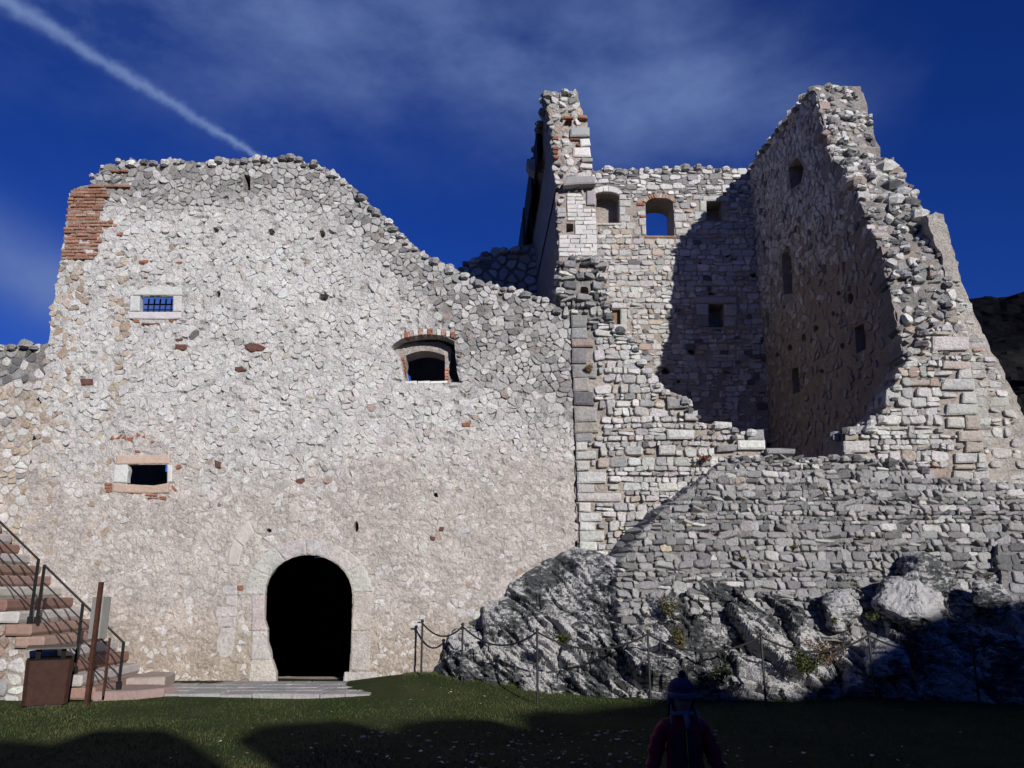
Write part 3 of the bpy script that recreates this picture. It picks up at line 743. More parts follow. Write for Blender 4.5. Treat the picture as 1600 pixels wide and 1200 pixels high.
wpl = atY(958, 500, YB); MB().box(w5[0][0] + .02, w5[2][0] - .02, YB + .16, YB + .2, w5[2][1] + .01, w5[0][1] - .01).obj('shutter', plain_mat('faded_shutter_wood', (.20, .12, .07), .8), back)
bk_st = [(u, v) for u, v in bk_out]
bk_st[0] = (1.9, 5.6); bk_st[1] = (1.9, bk_st[1][1]); bk_st[2] = (1.92, bk_st[2][1] + .005); bk_st[-1] = (7.2, 5.6); bk_st[-2] = (7.2, bk_st[-2][1])
masonry(back, bk_st, B_MAP, rng, lambda u, v, r: pick(r, [(3, GREY), (3, PALE), (2, WHITE), (1.2, DGREY)]) if v > 12.4 else TOWC(u, v, r), H=(.015, .045), hr=(.11, .22), wr=(.14, .38), gap=.016, style='coursed', jit=.5, excl=[w1, w2, w3, w4, w5] + bh + b_blocks,
        keep=300, tilt=1.2, dens=lambda u, v: .55 + .45 * sstep(5.5, 9.5, v))
crest_stones(back, bk_top[1:-1], B_MAP, .9, rng, .27, CRESTC, step=.26)

# --- right side wall: inner face towards the tower room
Yb_prof = [(2.0, 13.9), (6.0, 13.95), (7.7, 14.25), (9.7, 15.2), (10.4, 15.55), (10.55, 15.95), (12.0, 16.3), (12.9, 16.55), (14, 16.9)]
def Yb(z): return interp(z, Yb_prof)
I_MAP = lambda u, v, h: (XI - h, u, v)
in_out = [(Yb(z), z) for z in (2.6, 4.4, 6, 7.7, 9.7, 10.4, 10.55, 12.0, 12.95)] + [(17.2, 13.05), (18.0, 13.15), (19, 13.35), (20.2, 13.45), (21.9, 13.6), (21.9, 2.6)]
iw = [pX([(1221, 398), (1226, 393), (1231, 394), (1236, 402), (1239, 458), (1224, 460)], XI), pX([(1335, 512), (1349, 505), (1354, 545), (1338, 553)], XI), pX([(1237, 577), (1247, 573), (1251, 612), (1239, 615)], XI), pX([(1232, 262), (1246, 246), (1256, 262), (1252, 285), (1236, 296)], XI)]
ih = [pX(hole_px(*p, rng), XI) for p in ((1235, 543, 7, 12), (1256, 528, 8, 13), (1275, 513, 9, 12), (1329, 466, 9, 18), (1302, 490, 6, 9), (1284, 580, 7, 7), (1292, 582, 5, 6), (1310, 458, 6, 8), (1316, 540, 7, 10), (1226, 480, 6, 6), (1214, 555, 7, 8))]
in_mort = lambda u, v: tuple(x * (1 + .25 * fb(u, v, 1.0, 15)) for x in mix3((.42, .345, .285), (.36, .33, .30), sstep(7.5, 10.5, v + .5 * n2(u, v, .7))))
side = slab('right_wall', in_out, [(iw[0], .5), (iw[1], .5), (iw[2], .5), (iw[3], .4)] + [(p, .3) for p in ih], I_MAP, XO - XI, M_MORTAR, tw, in_mort, .11, lambda u, v: .03 * fb(u, v, 2.2) + .015 * n2(u, v, 8), rng, .05)
masonry(side, in_out, I_MAP, rng, lambda u, v, r: TOWC(u, v, r) if r.random() < sstep(7, 10, v) else pick(r, [(4, (.43, .36, .30)), (3, (.40, .35, .31)), (2, (.48, .43, .38)), (1, (.33, .29, .26))]), H=(.008, .045), hr=(.09, .19), wr=(.11, .33), gap=.016, excl=iw + ih, keep=250, tilt=.8, jit=.4, dens=lambda u, v: .55 + .42 * sstep(7.8, 10.6, v + .5 * n2(u, v, .7)))
crest_stones(side, [(16.6, 12.93), (17.2, 13.05), (18.0, 13.15), (19, 13.35), (20.2, 13.45), (21.5, 13.6)], I_MAP, 1.0, rng, .28, CRESTC, step=.27)
# --- its torn front edge: coarse core stones standing out of the break
def K_MAP(u, v, h):
    d = (Yb(v + .1) - Yb(v - .1)) / .2; L = math.hypot(1, d)
    return (u, Yb(v) - h / L, v + h * d / L)
brk_out = [(XI - .02, 5.2), (XI - .02, 12.93), (7.55, 13.02), (8.05, 12.6), (8.12, 10.75), (8.2, 10.5), (8.32, 9.6), (8.25, 8.75), (8.2, 6.0), (8.2, 5.2)]
edge_c = lambda u, v, r: pick(r, [(4, GREY), (3, PALE), (2, DGREY), (1.2, WHITE), (.6, (.40, .34, .29))])
core = slab('broken_edge', brk_out, [], K_MAP, .55, M_MORTAR, tw, lambda u, v: tuple(x * (1 + .3 * fb(u, v, 3)) for x in (.34, .315, .29)), .08, lambda u, v: .10 * fb(u, v, 2.0, 3) + .05 * n2(u, v, 6, 2), rng, .04)
masonry(core, brk_out, K_MAP, rng, edge_c, H=(.03, .12), hr=(.08, .16), wr=(.11, .28), gap=.03, keep=260, tilt=.5, base=-.14, edge_base=-.25, dens=lambda u, v: .8, hf=lambda u, v: lerp(1, .55, sstep(10.8, 11.4, v)))
for k in range(170):
    v = rng.uniform(5.0, 12.8); u = rng.uniform(XI - .05, 8.15); s = rng.uniform(.08, .20); p = K_MAP(u, v, rng.uniform(-.02, .10)); V_, F_ = blob(s * 1.3, s, s * .7, rng)
    mesh_obj('core_stone', [(x + p[0], y + p[1], z + p[2]) for x, y, z in V_], F_, M_STONE, core, edge_c(u, v, rng), origin=tuple(p))
# larger lumps left standing on the outer leaf
for px, py, Y_, s_ in ((1385, 262, 15.4, .42), (1397, 268, 15.4, .36), (1372, 275, 15.3, .30), (1341, 284, 15.1, .34), (1396, 290, 15.05, .38), (1412, 300, 14.95, .30), (1425, 316, 14.75, .32), (1402, 312, 14.8, .34), (1438, 334, 14.5, .30)):
    x_, z_ = atY(px, py, Y_); V_, F_ = blob(s_ * 1.2, s_ * 1.3, s_ * .8, rng, 8)
    mesh_obj('core_stone', [(x + x_, y + Y_ + .08, z + z_) for x, y, z in V_], F_, M_STONE, core, edge_c(0, 0, rng), origin=(x_, Y_, z_))

# --- sloping outer buttress with plastered quoins
YP = 14.12
P_MAP = fmapY(YP)
bt_out = pY([(1447, 336), (1462, 331), (1474, 335), (1482, 360), (1492, 395), (1501, 432), (1514, 470), (1530, 505), (1546, 540), (1562, 568), (1580, 606), (1600, 650), (1622, 700), (1650, 760), (1690, 840)], YP) + [(10.6, 1.0), (8.0, 1.0), (8.05, 5.0), (8.15, 7.5)]
butt = slab('buttress', bt_out, [], P_MAP, 5.5, M_MORTAR, tw, lambda u, v: tuple(x * (1 + .22 * fb(u, v, 1.8, 12)) for x in (.50, .46, .405)), .07, lambda u, v: .035 * fb(u, v, 2.4, 7) + .012 * n2(u, v, 11), rng, .03)
masonry(butt, bt_out, P_MAP, rng, lambda u, v, r: pick(r, [(4, (.56, .54, .51)), (2, PALE), (2, (.44, .43, .41)), (.6, PINK)]), H=(.012, .04), hr=(.11, .22), wr=(.16, .38), gap=.03, keep=120, tilt=1.4, style='coursed', jit=.5, dens=lambda u, v: .85, edge_skip=True)

# --- what stands of the front wall, right of the breach
YR = 13.85
R_MAP = fmapY(YR)
fr_px = [(1317, 724), (1317, 672), (1330, 668), (1352, 665), (1358, 655), (1372, 650), (1384, 640), (1390, 618), (1399, 602), (1404, 586), (1418, 572), (1422, 552), (1434, 534), (1440, 516), (1470, 508), (1512, 520)]
fr_out = pY(fr_px, YR) + [(8.25, 5.9), (8.25, 1.2), (atY(1317, 724, YR)[0], 1.2)]
r_blocks = []
fr = slab('front_wall', fr_out, [], R_MAP, .95, M_MORTAR, tw, lambda u, v: tuple(x * (1 + .2 * fb(u, v, 1.8, 32)) for x in (.47, .41, .355)), .08, lambda u, v: .025 * fb(u, v, 3) - .03, rng)
for x0, y0, x1, y1, c in ((1457, 526, 1512, 548, PALE), (1472, 565, 1516, 577, BEIGE), (1496, 578, 1517, 592, PALE), (1470, 593, 1521, 611, LW), (1503, 613, 1524, 630, PALE), (1478, 632, 1526, 648, LW), (1480, 652, 1506, 669, PALE), (1508, 650, 1530, 672, PINK), (1497, 674, 1533, 689, BEIGE), (1508, 691, 1535, 706, PINK), (1492, 709, 1525, 723, (.57, .55, .515)), (1527, 708, 1538, 722, PALE), (1492, 726, 1522, 733, BEIGE), (1489, 737, 1519, 755, (.57, .55, .515)), (1521, 737, 1544, 756, (.57, .55, .515)),
                      (1420, 593, 1452, 602, PINK), (1453, 593, 1468, 603, (.43, .29, .22)), (1320, 680, 1339, 688, PINK), (1318, 690, 1356, 706, PALE), (1322, 668, 1345, 678, GREY)):
    tblk(fr, 'quoin', [(x0, y0), (x1, y0 + rng.uniform(-1, 1)), (x1, y1), (x0, y1 + rng.uniform(-1, 1))], YR, R_MAP, .05, mix3(c, (.52, .50, .47), .35), M_STONE, store=r_blocks, rough=.016)
masonry(fr, fr_out, R_MAP, rng, lambda u, v, r: pick(r, [(5, (.60, .585, .555)), (3, (.67, .655, .625)), (2, (.46, .45, .435)), (.7, (.55, .48, .41)), (.35, PINK), (.2, GREY)]), H=(.025, .06), hr=(.075, .19), wr=(.10, .33), gap=.012, style='coursed', cut=.2, excl=r_blocks, keep=300, tilt=1.0, jit=.42, edge_base=-.4)
crest_stones(fr, pY(fr_px[1:14], YR), R_MAP, .8, rng, .22, CRESTC, step=.2)

# --- front wall left of the breach, stepping down, with grey corner blocks
YT = 13.76
T_MAP = fmapY(YT)
fl_px = [(880, 492), (876, 450), (874, 409), (890, 404), (906, 403), (930, 402), (940, 404), (943, 430), (944, 448), (948, 474), (954, 494), (968, 513), (984, 528), (994, 545), (1002, 562), (1014, 582), (1026, 596), (1040, 607), (1056, 614), (1072, 620), (1074, 640), (1088, 646), (1091, 659), (1118, 662), (1143, 664), (1145, 676), (1168, 674), (1192, 673), (1196, 715)]
fl_top = pY(fl_px, YT)
fl_out = [(1.10, .6), (1.10, fl_top[0][1] - .05)] + fl_top + [(fl_top[-1][0], .6)]
l_blocks = []
def fl_holes(): return [(pY(hole_px(913, 454, 14, 18, rng), YT), .4), (pY(hole_px(930, 412, 12, 6, rng), YT), .2), (pY(hole_px(897, 560, 3, 4, rng), YT), .1)]
flh = fl_holes()
fl_m = lambda u, v: tuple(x * (1 + .22 * fb(u, v, 1.8, 42)) for x in mix3((.48, .42, .365), (.32, .30, .275), sstep(5.2, 6.2, v)))
fl = slab('front_wall', fl_out, flh, T_MAP, .95, M_MORTAR, tw, fl_m, .07, lambda u, v: .025 * fb(u, v, 3) - .03 + .05 * sstep(6.3, 6.7, v) * fb(u, v, 2.5, 9), rng)
W2 = (.56, .545, .52)
qz = [(130, 170, 212, 228, GREY), (132, 231, 216, 286, GREY), (134, 290, 250, 326, (.36, .28, .25)), (135, 331, 212, 410, (.31, .30, .29)), (138, 414, 262, 482, (.33, .32, .31)), (142, 486, 225, 548, (.40, .38, .36)), (146, 552, 248, 618, DGREY), (147, 628, 262, 698, (.40, .385, .36)), (149, 704, 272, 756, (.42, .38, .33)), (151, 760, 240, 800, GREY), (152, 803, 214, 846, PALE), (154, 850, 258, 890, W2), (157, 895, 228, 946, W2), (160, 950, 312, 1010, W2), (162, 1015, 248, 1055, W2), (164, 1060, 384, 1100, W2), (166, 1104, 232, 1150, PALE), (169, 1155, 290, 1200, W2), (172, 1204, 250, 1246, PALE), (174, 1250, 300, 1296, W2), (176, 1300, 262, 1345, PALE)]
for x0, y0, x1, y1, c in qz:
    tblk(fl, 'quoin', [(850 + x0 / 3.2 + 1.5, 440 + y0 / 3.2), (850 + x1 / 3.2, 440 + y0 / 3.2), (850 + x1 / 3.2, 440 + y1 / 3.2), (850 + x0 / 3.2 + 2, 440 + y1 / 3.2)], YT, T_MAP, .035, c, M_STONE, store=l_blocks, rough=.012)
for px, c in (([(1041, 620), (1072, 620), (1073, 636), (1042, 638)], GREY), ([(1069, 648), (1089, 643), (1089, 657), (1070, 657)], PALE), ([(1116, 659), (1143, 660), (1143, 670), (1116, 671)], WHITE), ([(1168, 672), (1191, 671), (1192, 688), (1168, 688)], GREY), ([(1152, 690), (1193, 689), (1194, 704), (1152, 704)], WHITE), ([(1120, 696), (1150, 696), (1150, 706), (1120, 706)], GREY), ([(1040, 672), (1084, 672), (1084, 686), (1042, 686)], PALE), ([(1028, 698), (1054, 697), (1054, 710), (1028, 710)], PALE)):
    tblk(fl, 'dressed_block', px, YT, T_MAP, .075, c, M_STONE, store=l_blocks, rough=.015, inset=.04, base=-.3)
def fl_c(u, v, r): return pick(r, [(4, GREY), (2, DGREY), (2, PALE), (.6, BEIGE)]) if (v > 6.0 and r.random() < .8) else pick(r, [(5, (.60, .585, .555)), (3.5, (.67, .655, .625)), (1.6, (.46, .45, .435)), (.4, (.55, .48, .41)), (.15, PINK), (.25, GREY)])
masonry(fl, fl_out, T_MAP, rng, fl_c, H=(.025, .055), hr=(.07, .185), wr=(.09, .31), gap=.012, cut=.2, style='coursed', excl=l_blocks + [h[0] for h in flh], keep=300, tilt=1.0, jit=.42, edge_base=-.4, hf=lambda u, v: 1 + .9 * sstep(6.2, 6.6, v))
crest_stones(fl, fl_top[1:-1], T_MAP, .8, rng, .2, CRESTC, step=.2)

# --- left side wall of the tower, its torn end a tall narrow pier
YQ = 14.0
Q_MAP = lambda u, v, h: (u + .048 * min(h, 0), YQ - h, v)
pr_px = [(874, 500), (873, 400), (869, 320), (867, 290), (866, 262), (863, 240), (860, 210), (857, 180), (853, 148), (860, 143), (880, 144), (893, 141), (904, 143), (906, 160), (907, 180), (914, 186), (918, 200), (920, 218), (921, 238), (924, 262), (926, 285), (929, 300), (931, 340), (934, 400), (950, 408), (952, 500)]
pr_out = pY(pr_px, YQ)
q_blocks = []
pr_h = [(pY([(885, 349), (896, 350), (896, 362), (885, 363)], YQ), .35), (pY([(879, 196), (885, 186), (894, 185), (893, 197), (884, 202), (878, 203)], YQ), .12), (pY(hole_px(871, 297, 8, 9, rng), YQ), .2)]
pier = slab('left_wall', pr_out, pr_h, Q_MAP, 7.8, M_MORTAR, tw, lambda u, v: tuple(x * (1 + .22 * fb(u, v, 2.2, 52)) for x in mix3((.52, .44, .39), (.36, .34, .31), sstep(10.2, 10.9, v))), .07, lambda u, v: .02 * fb(u, v, 3) + .05 * sstep(8.7, 9.2, v) * fb(u, v, 2.4, 3), rng, .03)
for px, c, h in (([(879, 297), (881, 292), (884, 285), (893, 283), (927, 283), (928, 295), (900, 295)], (.29, .29, .295), .22), ([(892, 203), (920, 202), (921, 216), (890, 217)], GREY, .08), ([(904, 183), (916, 184), (917, 189), (904, 188)], (.33, .16, .11), .10), ([(905, 220), (921, 219), (922, 230), (907, 231)], PALE, .07), ([(895, 232), (922, 231), (923, 247), (896, 246)], WHITE, .05), ([(908, 249), (925, 250), (925, 255), (909, 256)], GREY, .08), ([(907, 257), (925, 258), (926, 265), (906, 264)], PALE, .06),
                 ([(917, 300), (929, 300), (930, 321), (917, 321)], GREY, .05), ([(870, 326), (883, 326), (883, 334), (870, 334)], GREY, .05), ([(871, 335), (884, 335), (884, 340), (871, 340)], (.36, .35, .34), .05)):
    tblk(pier, 'dressed_block', px, YQ, Q_MAP, h, c, store=q_blocks, rough=.01, inset=.03, base=-.3)
for px in ([(864, 215), (872, 215), (872, 219), (864, 219)], [(864, 231), (872, 231), (872, 235), (864, 235)], [(864, 236), (872, 237), (872, 242), (864, 242)], [(880, 226), (889, 225), (888, 229), (879, 231)], [(901, 226), (906, 226), (906, 230), (902, 230)], [(881, 184), (896, 184), (896, 187), (882, 187)], [(890, 218), (906, 218), (906, 220.5), (890, 220)], [(908, 256), (916, 256.4), (916, 258), (908, 258)]):
    tblk(pier, 'brick', px, YQ, Q_MAP, .05, mix3(BRICK, REDST, rng.random() * .6), M_BRICK, store=q_blocks, rough=.006, inset=.01)
y = 303
while y < 399:   # smooth coursed facing low on the pier
    h = rng.uniform(5, 8); x = 886 if y < 345 else 873 if y > 366 else 898
    xr = 929 + (y - 300) * .045
    while x < xr - 4:
        x2 = min(xr, x + rng.uniform(9, 20)); x2 = xr if xr - x2 < 5 else x2
        if not (y < 323 and x2 > 916): tblk(pier, 'dressed_block', [(x + .3, y + .3), (x2 - .3, y + .3), (x2 - .3, y + h - .3), (x + .3, y + h - .3)], YQ, Q_MAP, rng.uniform(.03, .045), mix3((.62, .60, .57), (.53, .51, .48), rng.random()), store=q_blocks, rough=.009, inset=.010)
        x = x2
    y += h
pst = pY([(874, 400), (869, 320), (866, 262), (860, 210), (853, 147), (893, 142), (904, 144), (907, 180), (918, 200), (921, 238), (926, 285), (931, 340), (934, 400)], YQ)
masonry(pier, pst, Q_MAP, rng, lambda u, v, r: pick(r, [(4, PALE), (3, WHITE), (2.5, GREY), (.8, BEIGE), (.6, PINK), (.5, BRICK)]), H=(.015, .05), hr=(.06, .13), wr=(.09, .26), gap=.014, excl=q_blocks + [h[0] for h in pr_h], keep=200, tilt=2.0)
crest_stones(pier, pr_out[8:13], Q_MAP, 7.5, rng, .22, CRESTC, step=.2)
# timber eave boards and stone brackets on the outer side of the left wall
def leftface(Y, z):
    return interp(z, sorted((v, u) for u, v in pr_out[:9])) - .048 * (Y - YQ)
for y0, y1, z0, z1, off in ((15.2, 16.2, 10.2, 11.0, .13), (16.3, 18.6, 10.0, 10.95, .17), (18.7, 21.3, 9.6, 10.9, .20)):
    xa, xb = leftface(y0, 10.6), leftface(y1, 10.6); V_ = []
    for z in (z0, z1):
        V_ += [(xa - off, y0, z), (xa - off + .05, y0, z), (xb - off + .05, y1, z), (xb - off, y1, z)]
    m_ = MB().add(V_, [(0, 3, 2, 1), (4, 5, 6, 7), (0, 1, 5, 4), (1, 2, 6, 5), (2, 3, 7, 6), (3, 0, 4, 7)]); m_.obj('eave_board', M_WOOD, pier)
for yc, z in ((15.9, 10.25), (18.9, 9.55)):
    x = leftface(yc, z); V_ = []; n = 8
    prof = [(0, .34), (-.36, .34), (-.38, .22), (-.32, .10), (-.20, .02), (0, -.02)]
    for yy in (yc - .16, yc + .16): V_ += [(x + .04 + a, yy, z + b) for a, b in prof]
    n = len(prof); F_ = [tuple(range(n)), tuple(range(2*n-1, n-1, -1))] + [(i, i + n, (i + 1) % n + n, (i + 1) % n) for i in range(n)]
    MB().add(V_, F_).obj('corbel', M_ASHLAR, pier, (.42, .40, .37))
# tower floor (earth and rubble fill behind the breach)
MB().box(1.0, 8.0, 14.0, 22.2, 2.3, 3.45).obj('floor_fill', M_MORTAR, tw, (.30, .25, .2))

# ------------------------------------------------------------------ walls of the courts behind the facade
# inner wall close behind the niche window, with an arched opening at its left
YI = 15.9
iwl = thing('inner_wall', (-1.2, YI, 0), 'dark inner wall with an arch, seen through the brick-edged window', 'wall')
ax, az_ = atY(642.5, 597, YI)
i_ar = [(ax - .9, 4.9)] + [(ax - .45 - .45 * math.cos(math.pi * k / 10), az_ + .0 + .42 * math.sin(math.pi * k / 10)) for k in range(11)] + [(ax, 4.9)]
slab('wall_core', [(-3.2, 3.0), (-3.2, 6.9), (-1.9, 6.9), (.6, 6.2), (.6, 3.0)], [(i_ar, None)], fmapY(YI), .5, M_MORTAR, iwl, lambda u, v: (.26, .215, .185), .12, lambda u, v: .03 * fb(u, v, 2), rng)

rng = random.Random(31)
YZ = 18.6
rw = thing('rear_wall', (-4, YZ, 0), 'dark inner wall rising behind the dip in the sloping wall top', 'wall')
Z_MAP = fmapY(YZ)
rz_top = pY([(722, 418), (728, 410), (742, 404), (760, 396), (785, 392), (805, 388), (832, 381)], YZ)
rz_out = [(-10.5, -1.5), (-10.5, 7.2), (-6.5, 7.2), (-4, 7.6), (-1.6, 8.2)] + rz_top + [(.70, rz_top[-1][1]), (.70, -1.5)]
sx, sz = atY(644, 597, YZ)
ar = [(sx - 1.1, 5.2)] + [(sx - .55 - .55 * math.cos(math.pi * k / 10), sz + .05 + .55 * math.sin(math.pi * k / 10)) for k in range(11)] + [(sx, 5.2)]
bx0, bz0 = atY(247, 737, YZ); bx1, bz1 = atY(263, 727, YZ)
gap_b = [(bx0 - .05, bz0), (bx0 - .05, bz1 + .8), (bx1 + .5, bz1 + .8), (bx1 + .5, bz0 - .25), ((bx0 + bx1) / 2 + .12, bz0 - .22), ((bx0 + bx1) / 2 + .1, bz0)]
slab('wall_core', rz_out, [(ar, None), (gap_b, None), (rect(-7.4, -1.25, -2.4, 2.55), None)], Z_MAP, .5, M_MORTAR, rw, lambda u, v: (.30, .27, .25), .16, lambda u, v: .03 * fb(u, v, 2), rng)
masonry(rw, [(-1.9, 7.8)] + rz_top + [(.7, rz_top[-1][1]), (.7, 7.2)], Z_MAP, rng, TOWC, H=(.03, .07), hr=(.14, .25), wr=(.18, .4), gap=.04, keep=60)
crest_stones(rw, rz_top, Z_MAP, .4, rng, .28, CRESTC, step=.27)
va = thing('shade_box', (-4, 16.7, 0), 'closed box added behind the arched doorway to keep it black', 'shade_box')  # added enclosure with sunken floor, keeps daylight out of the doorway
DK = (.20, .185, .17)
MB().box(-9.4, 1.05, YF + 1.02, YZ - .03, 2.72, 2.98).obj('shade_box_roof', M_MORTAR, va, DK)
MB().box(-7.6, -2.2, YZ + .53, 31, 2.56, 2.76).obj('shade_box_roof', M_MORTAR, va, DK)
MB().box(-9.4, 1.05, YF + .6, 31, -1.5, -1.25).obj('shade_box_floor', M_MORTAR, va, (.12, .10, .08))
MB().box(-9.4, -9.1, YF + 1.02, YZ - .03, -1.24, 2.70).obj('shade_box_side', M_MORTAR, va, DK)
MB().box(.8, 1.05, YF + 1.02, YZ - .03, -1.24, 2.70).obj('shade_box_side', M_MORTAR, va, DK)
MB().box(-7.6, -7.42, YZ + .53, 31, -1.24, 2.55).obj('shade_box_side', M_MORTAR, va, DK)
MB().box(-2.38, -2.2, YZ + .53, 31, -1.24, 2.55).obj('shade_box_side', M_MORTAR, va, DK)
MB().box(-7.41, -2.39, 30.8, 31, -1.24, 2.55).obj('shade_box_end', M_MORTAR, va, DK)

up = thing('upper_shade_box', (-7.6, 16.7, 3), 'roof and side added to darken the low window with the pink lintel', 'shade_box')  # added roof and side, block skylight behind the low window
MB().box(-9.4, -5.6, YF + 1.02, YZ - .03, 5.0, 5.2).obj('upper_shade_roof', M_MORTAR, up, (.28, .26, .24))
MB().box(-5.8, -5.6, YF + 1.02, YZ - .03, 3.0, 4.98).obj('upper_shade_side', M_MORTAR, up, (.28, .26, .24))
# ------------------------------------------------------------------ retaining wall (sloping rubble glacis in front of the tower)
rng = random.Random(41)
GS = .42
def G_Y(z): return 13.72 - (3.75 - z) * GS
gl = math.hypot(1, GS)
e_lo, e_hi = None, None
def atG(px, py):
    r = ray(px, py); t = (13.72 - 3.75 * GS + GS * CAM_H) / (r[1] - GS * r[2]); return (r[0] * t, CAM_H + r[2] * t)
edge_px = [(962, 905), (976, 868), (1004, 828), (1044, 790), (1090, 754), (1122, 728), (1150, 705)]
edge_uv = sorted((v, u) for u, v in (atG(*p) for p in edge_px))
def G_edge(v): return interp(v, edge_uv)
def G_MAP(u, v, h):
    b = max(0.0, G_edge(v) - u)
    return (u + .25 * b * 0, G_Y(v) - h / gl + 3.2 * b + 1.5 * b * b, v + h * GS / gl)
gout_px = [(1600, 1010), (1600, 756), (1560, 752), (1500, 750), (1470, 744), (1440, 733), (1420, 722), (1390, 717), (1340, 716), (1300, 714), (1250, 716), (1200, 712), (1160, 712), (1120, 715), (1085, 724), (1050, 740), (1022, 754), (1000, 768), (984, 784), (968, 800), (950, 826), (932, 842), (918, 862), (905, 886)]
g_out = [atG(1720, 1010), atG(1720, 765)] + [atG(*p) for p in gout_px[1:]] + [atG(915, 930), (1.7, .9), (atG(1720, 1010)[0], .6)]
rt = thing('retaining_wall', (5, 12.8, 0), 'grey sloping rubble wall below the tower, resting on the rock', 'wall')
g_mort = lambda u, v: tuple(x * (1 + .2 * fb(u, v, 1.5, 62)) for x in (.30, .288, .272))
slab('wall_core', g_out, [], G_MAP, .35, M_MORTAR, rt, g_mort, .08, lambda u, v: .03 * fb(u, v, 2.5) - .028, rng)
def g_col(u, v, r):
    k = sstep(-.25, .3, fb(u, v, .7, 71))
    return pick(r, [(4, (.34, .334, .325)), (4, (.405, .397, .385)), (.6 + 1.6 * k, (.55, .535, .51)), (1.6, (.23, .227, .224)), (.06, PINK), (.4 * k, PALE), (.08, BEIGE)])
masonry(rt, g_out, G_MAP, rng, g_col, H=(.015, .065), hr=(.05, .165), wr=(.075, .30), gap=.008, keep=300, tilt=1.3, style='coursed', jit=.6, edge_base=-.3, cut=.19, rough=.065)
crest_stones(rt, [atG(*p) for p in gout_px[2:]], G_MAP, .35, rng, .2, lambda u, v, r: pick(r, [(3, GREY), (2, (.42, .41, .40)), (1, DGREY)]), step=.2)
block('flat_slab', [atG(1196, 706), atG(1216, 705), atG(1240, 706), atG(1240, 714), atG(1198, 714)], G_MAP, .12, -.3, M_STONE, rt, GREY, rng, .03, .01)
# nearer return of the wall at the far right
bw = thing('buttress_wall', (8.4, 12.2, 0), 'short grey rubble buttress standing forward at the right edge of the sloping wall', 'wall')
N_MAP = lambda u, v, h: (u, G_Y(v) - .16 - h / gl, v + h * GS / gl)
b_out = [atG(x, y) for x, y in ((1550, 850), (1720, 850), (1720, 1020), (1572, 1020), (1564, 960), (1556, 900))]
slab('wall_core', b_out, [], N_MAP, .5, M_MORTAR, bw, lambda u, v: (.27, .26, .25), .1, lambda u, v: .02 * fb(u, v, 3), rng)
masonry(bw, b_out, N_MAP, rng, lambda u, v, r: pick(r, [(3, GREY), (2, DGREY), (1, (.43, .42, .41))]), H=(.02, .06), hr=(.10, .2), wr=(.14, .34), gap=.014, keep=60, style='coursed', jit=.5, cut=.2)

# ------------------------------------------------------------------ numpy noise for rock, lawn and hill
def hash3(ix, iy, iz, seed):
    h = (ix.astype(np.int64) * 374761393 + iy.astype(np.int64) * 668265263 + iz.astype(np.int64) * 2147483647 + seed * 974711) & 0xffffffff
    h = ((h ^ (h >> 13)) * 1274126177) & 0xffffffff; h ^= h >> 16
    return (h & 0xffff) / 32767.5 - 1.0
def vn(P, s, seed=0):
    P = np.asarray(P, float) * s; I = np.floor(P).astype(np.int64); f = P - I; f = f * f * (3 - 2 * f); r = 0
    for dx in (0, 1):
        for dy in (0, 1):
            for dz in (0, 1):
                w = (f[:, 0] if dx else 1 - f[:, 0]) * (f[:, 1] if dy else 1 - f[:, 1]) * (f[:, 2] if dz else 1 - f[:, 2])
                r = r + w * hash3(I[:, 0] + dx, I[:, 1] + dy, I[:, 2] + dz, seed)
    return r
def fbm(P, s, o=4, seed=0, ridge=False):
    r = 0; a = 1; t = 0
    for k in range(o):
        n = vn(P, s * 2.03 ** k, seed + k * 17)
        if ridge: n = 1 - 2 * np.abs(n)
        r = r + a * n; t += a; a *= .5
    return r / t
def facets(Q, cell, seed, steep):
    """broken blocks on a jittered grid: each cell a tilted plane, cracks between"""
    q = Q / cell; I = np.floor(q).astype(np.int64); z = np.zeros(len(q), np.int64); D1 = np.full(len(q), 9.); D2 = D1.copy(); h = np.zeros(len(q))
    for dx in (-1, 0, 1):
        for dy in (-1, 0, 1):
            cx, cy = I[:, 0] + dx, I[:, 1] + dy
            sx = cx + .5 + .45 * hash3(cx, cy, z, seed); sy = cy + .5 + .45 * hash3(cx, cy, z, seed + 1)
            ex, ey = q[:, 0] - sx, q[:, 1] - sy; D = np.hypot(ex, ey)
            hh = .5 * hash3(cx, cy, z, seed + 2) + steep * (ex * hash3(cx, cy, z, seed + 3) + ey * hash3(cx, cy, z, seed + 4))
            n = D < D1; D2 = np.where(n, D1, np.minimum(D2, D)); h = np.where(n, hh, h); D1 = np.where(n, D, D1)
    return h, (D2 - D1) * cell
def grid_faces(nu, nv): 
    return [(j*nu+i, j*nu+i+1, (j+1)*nu+i+1, (j+1)*nu+i) for j in range(nv-1) for i in range(nu-1)]

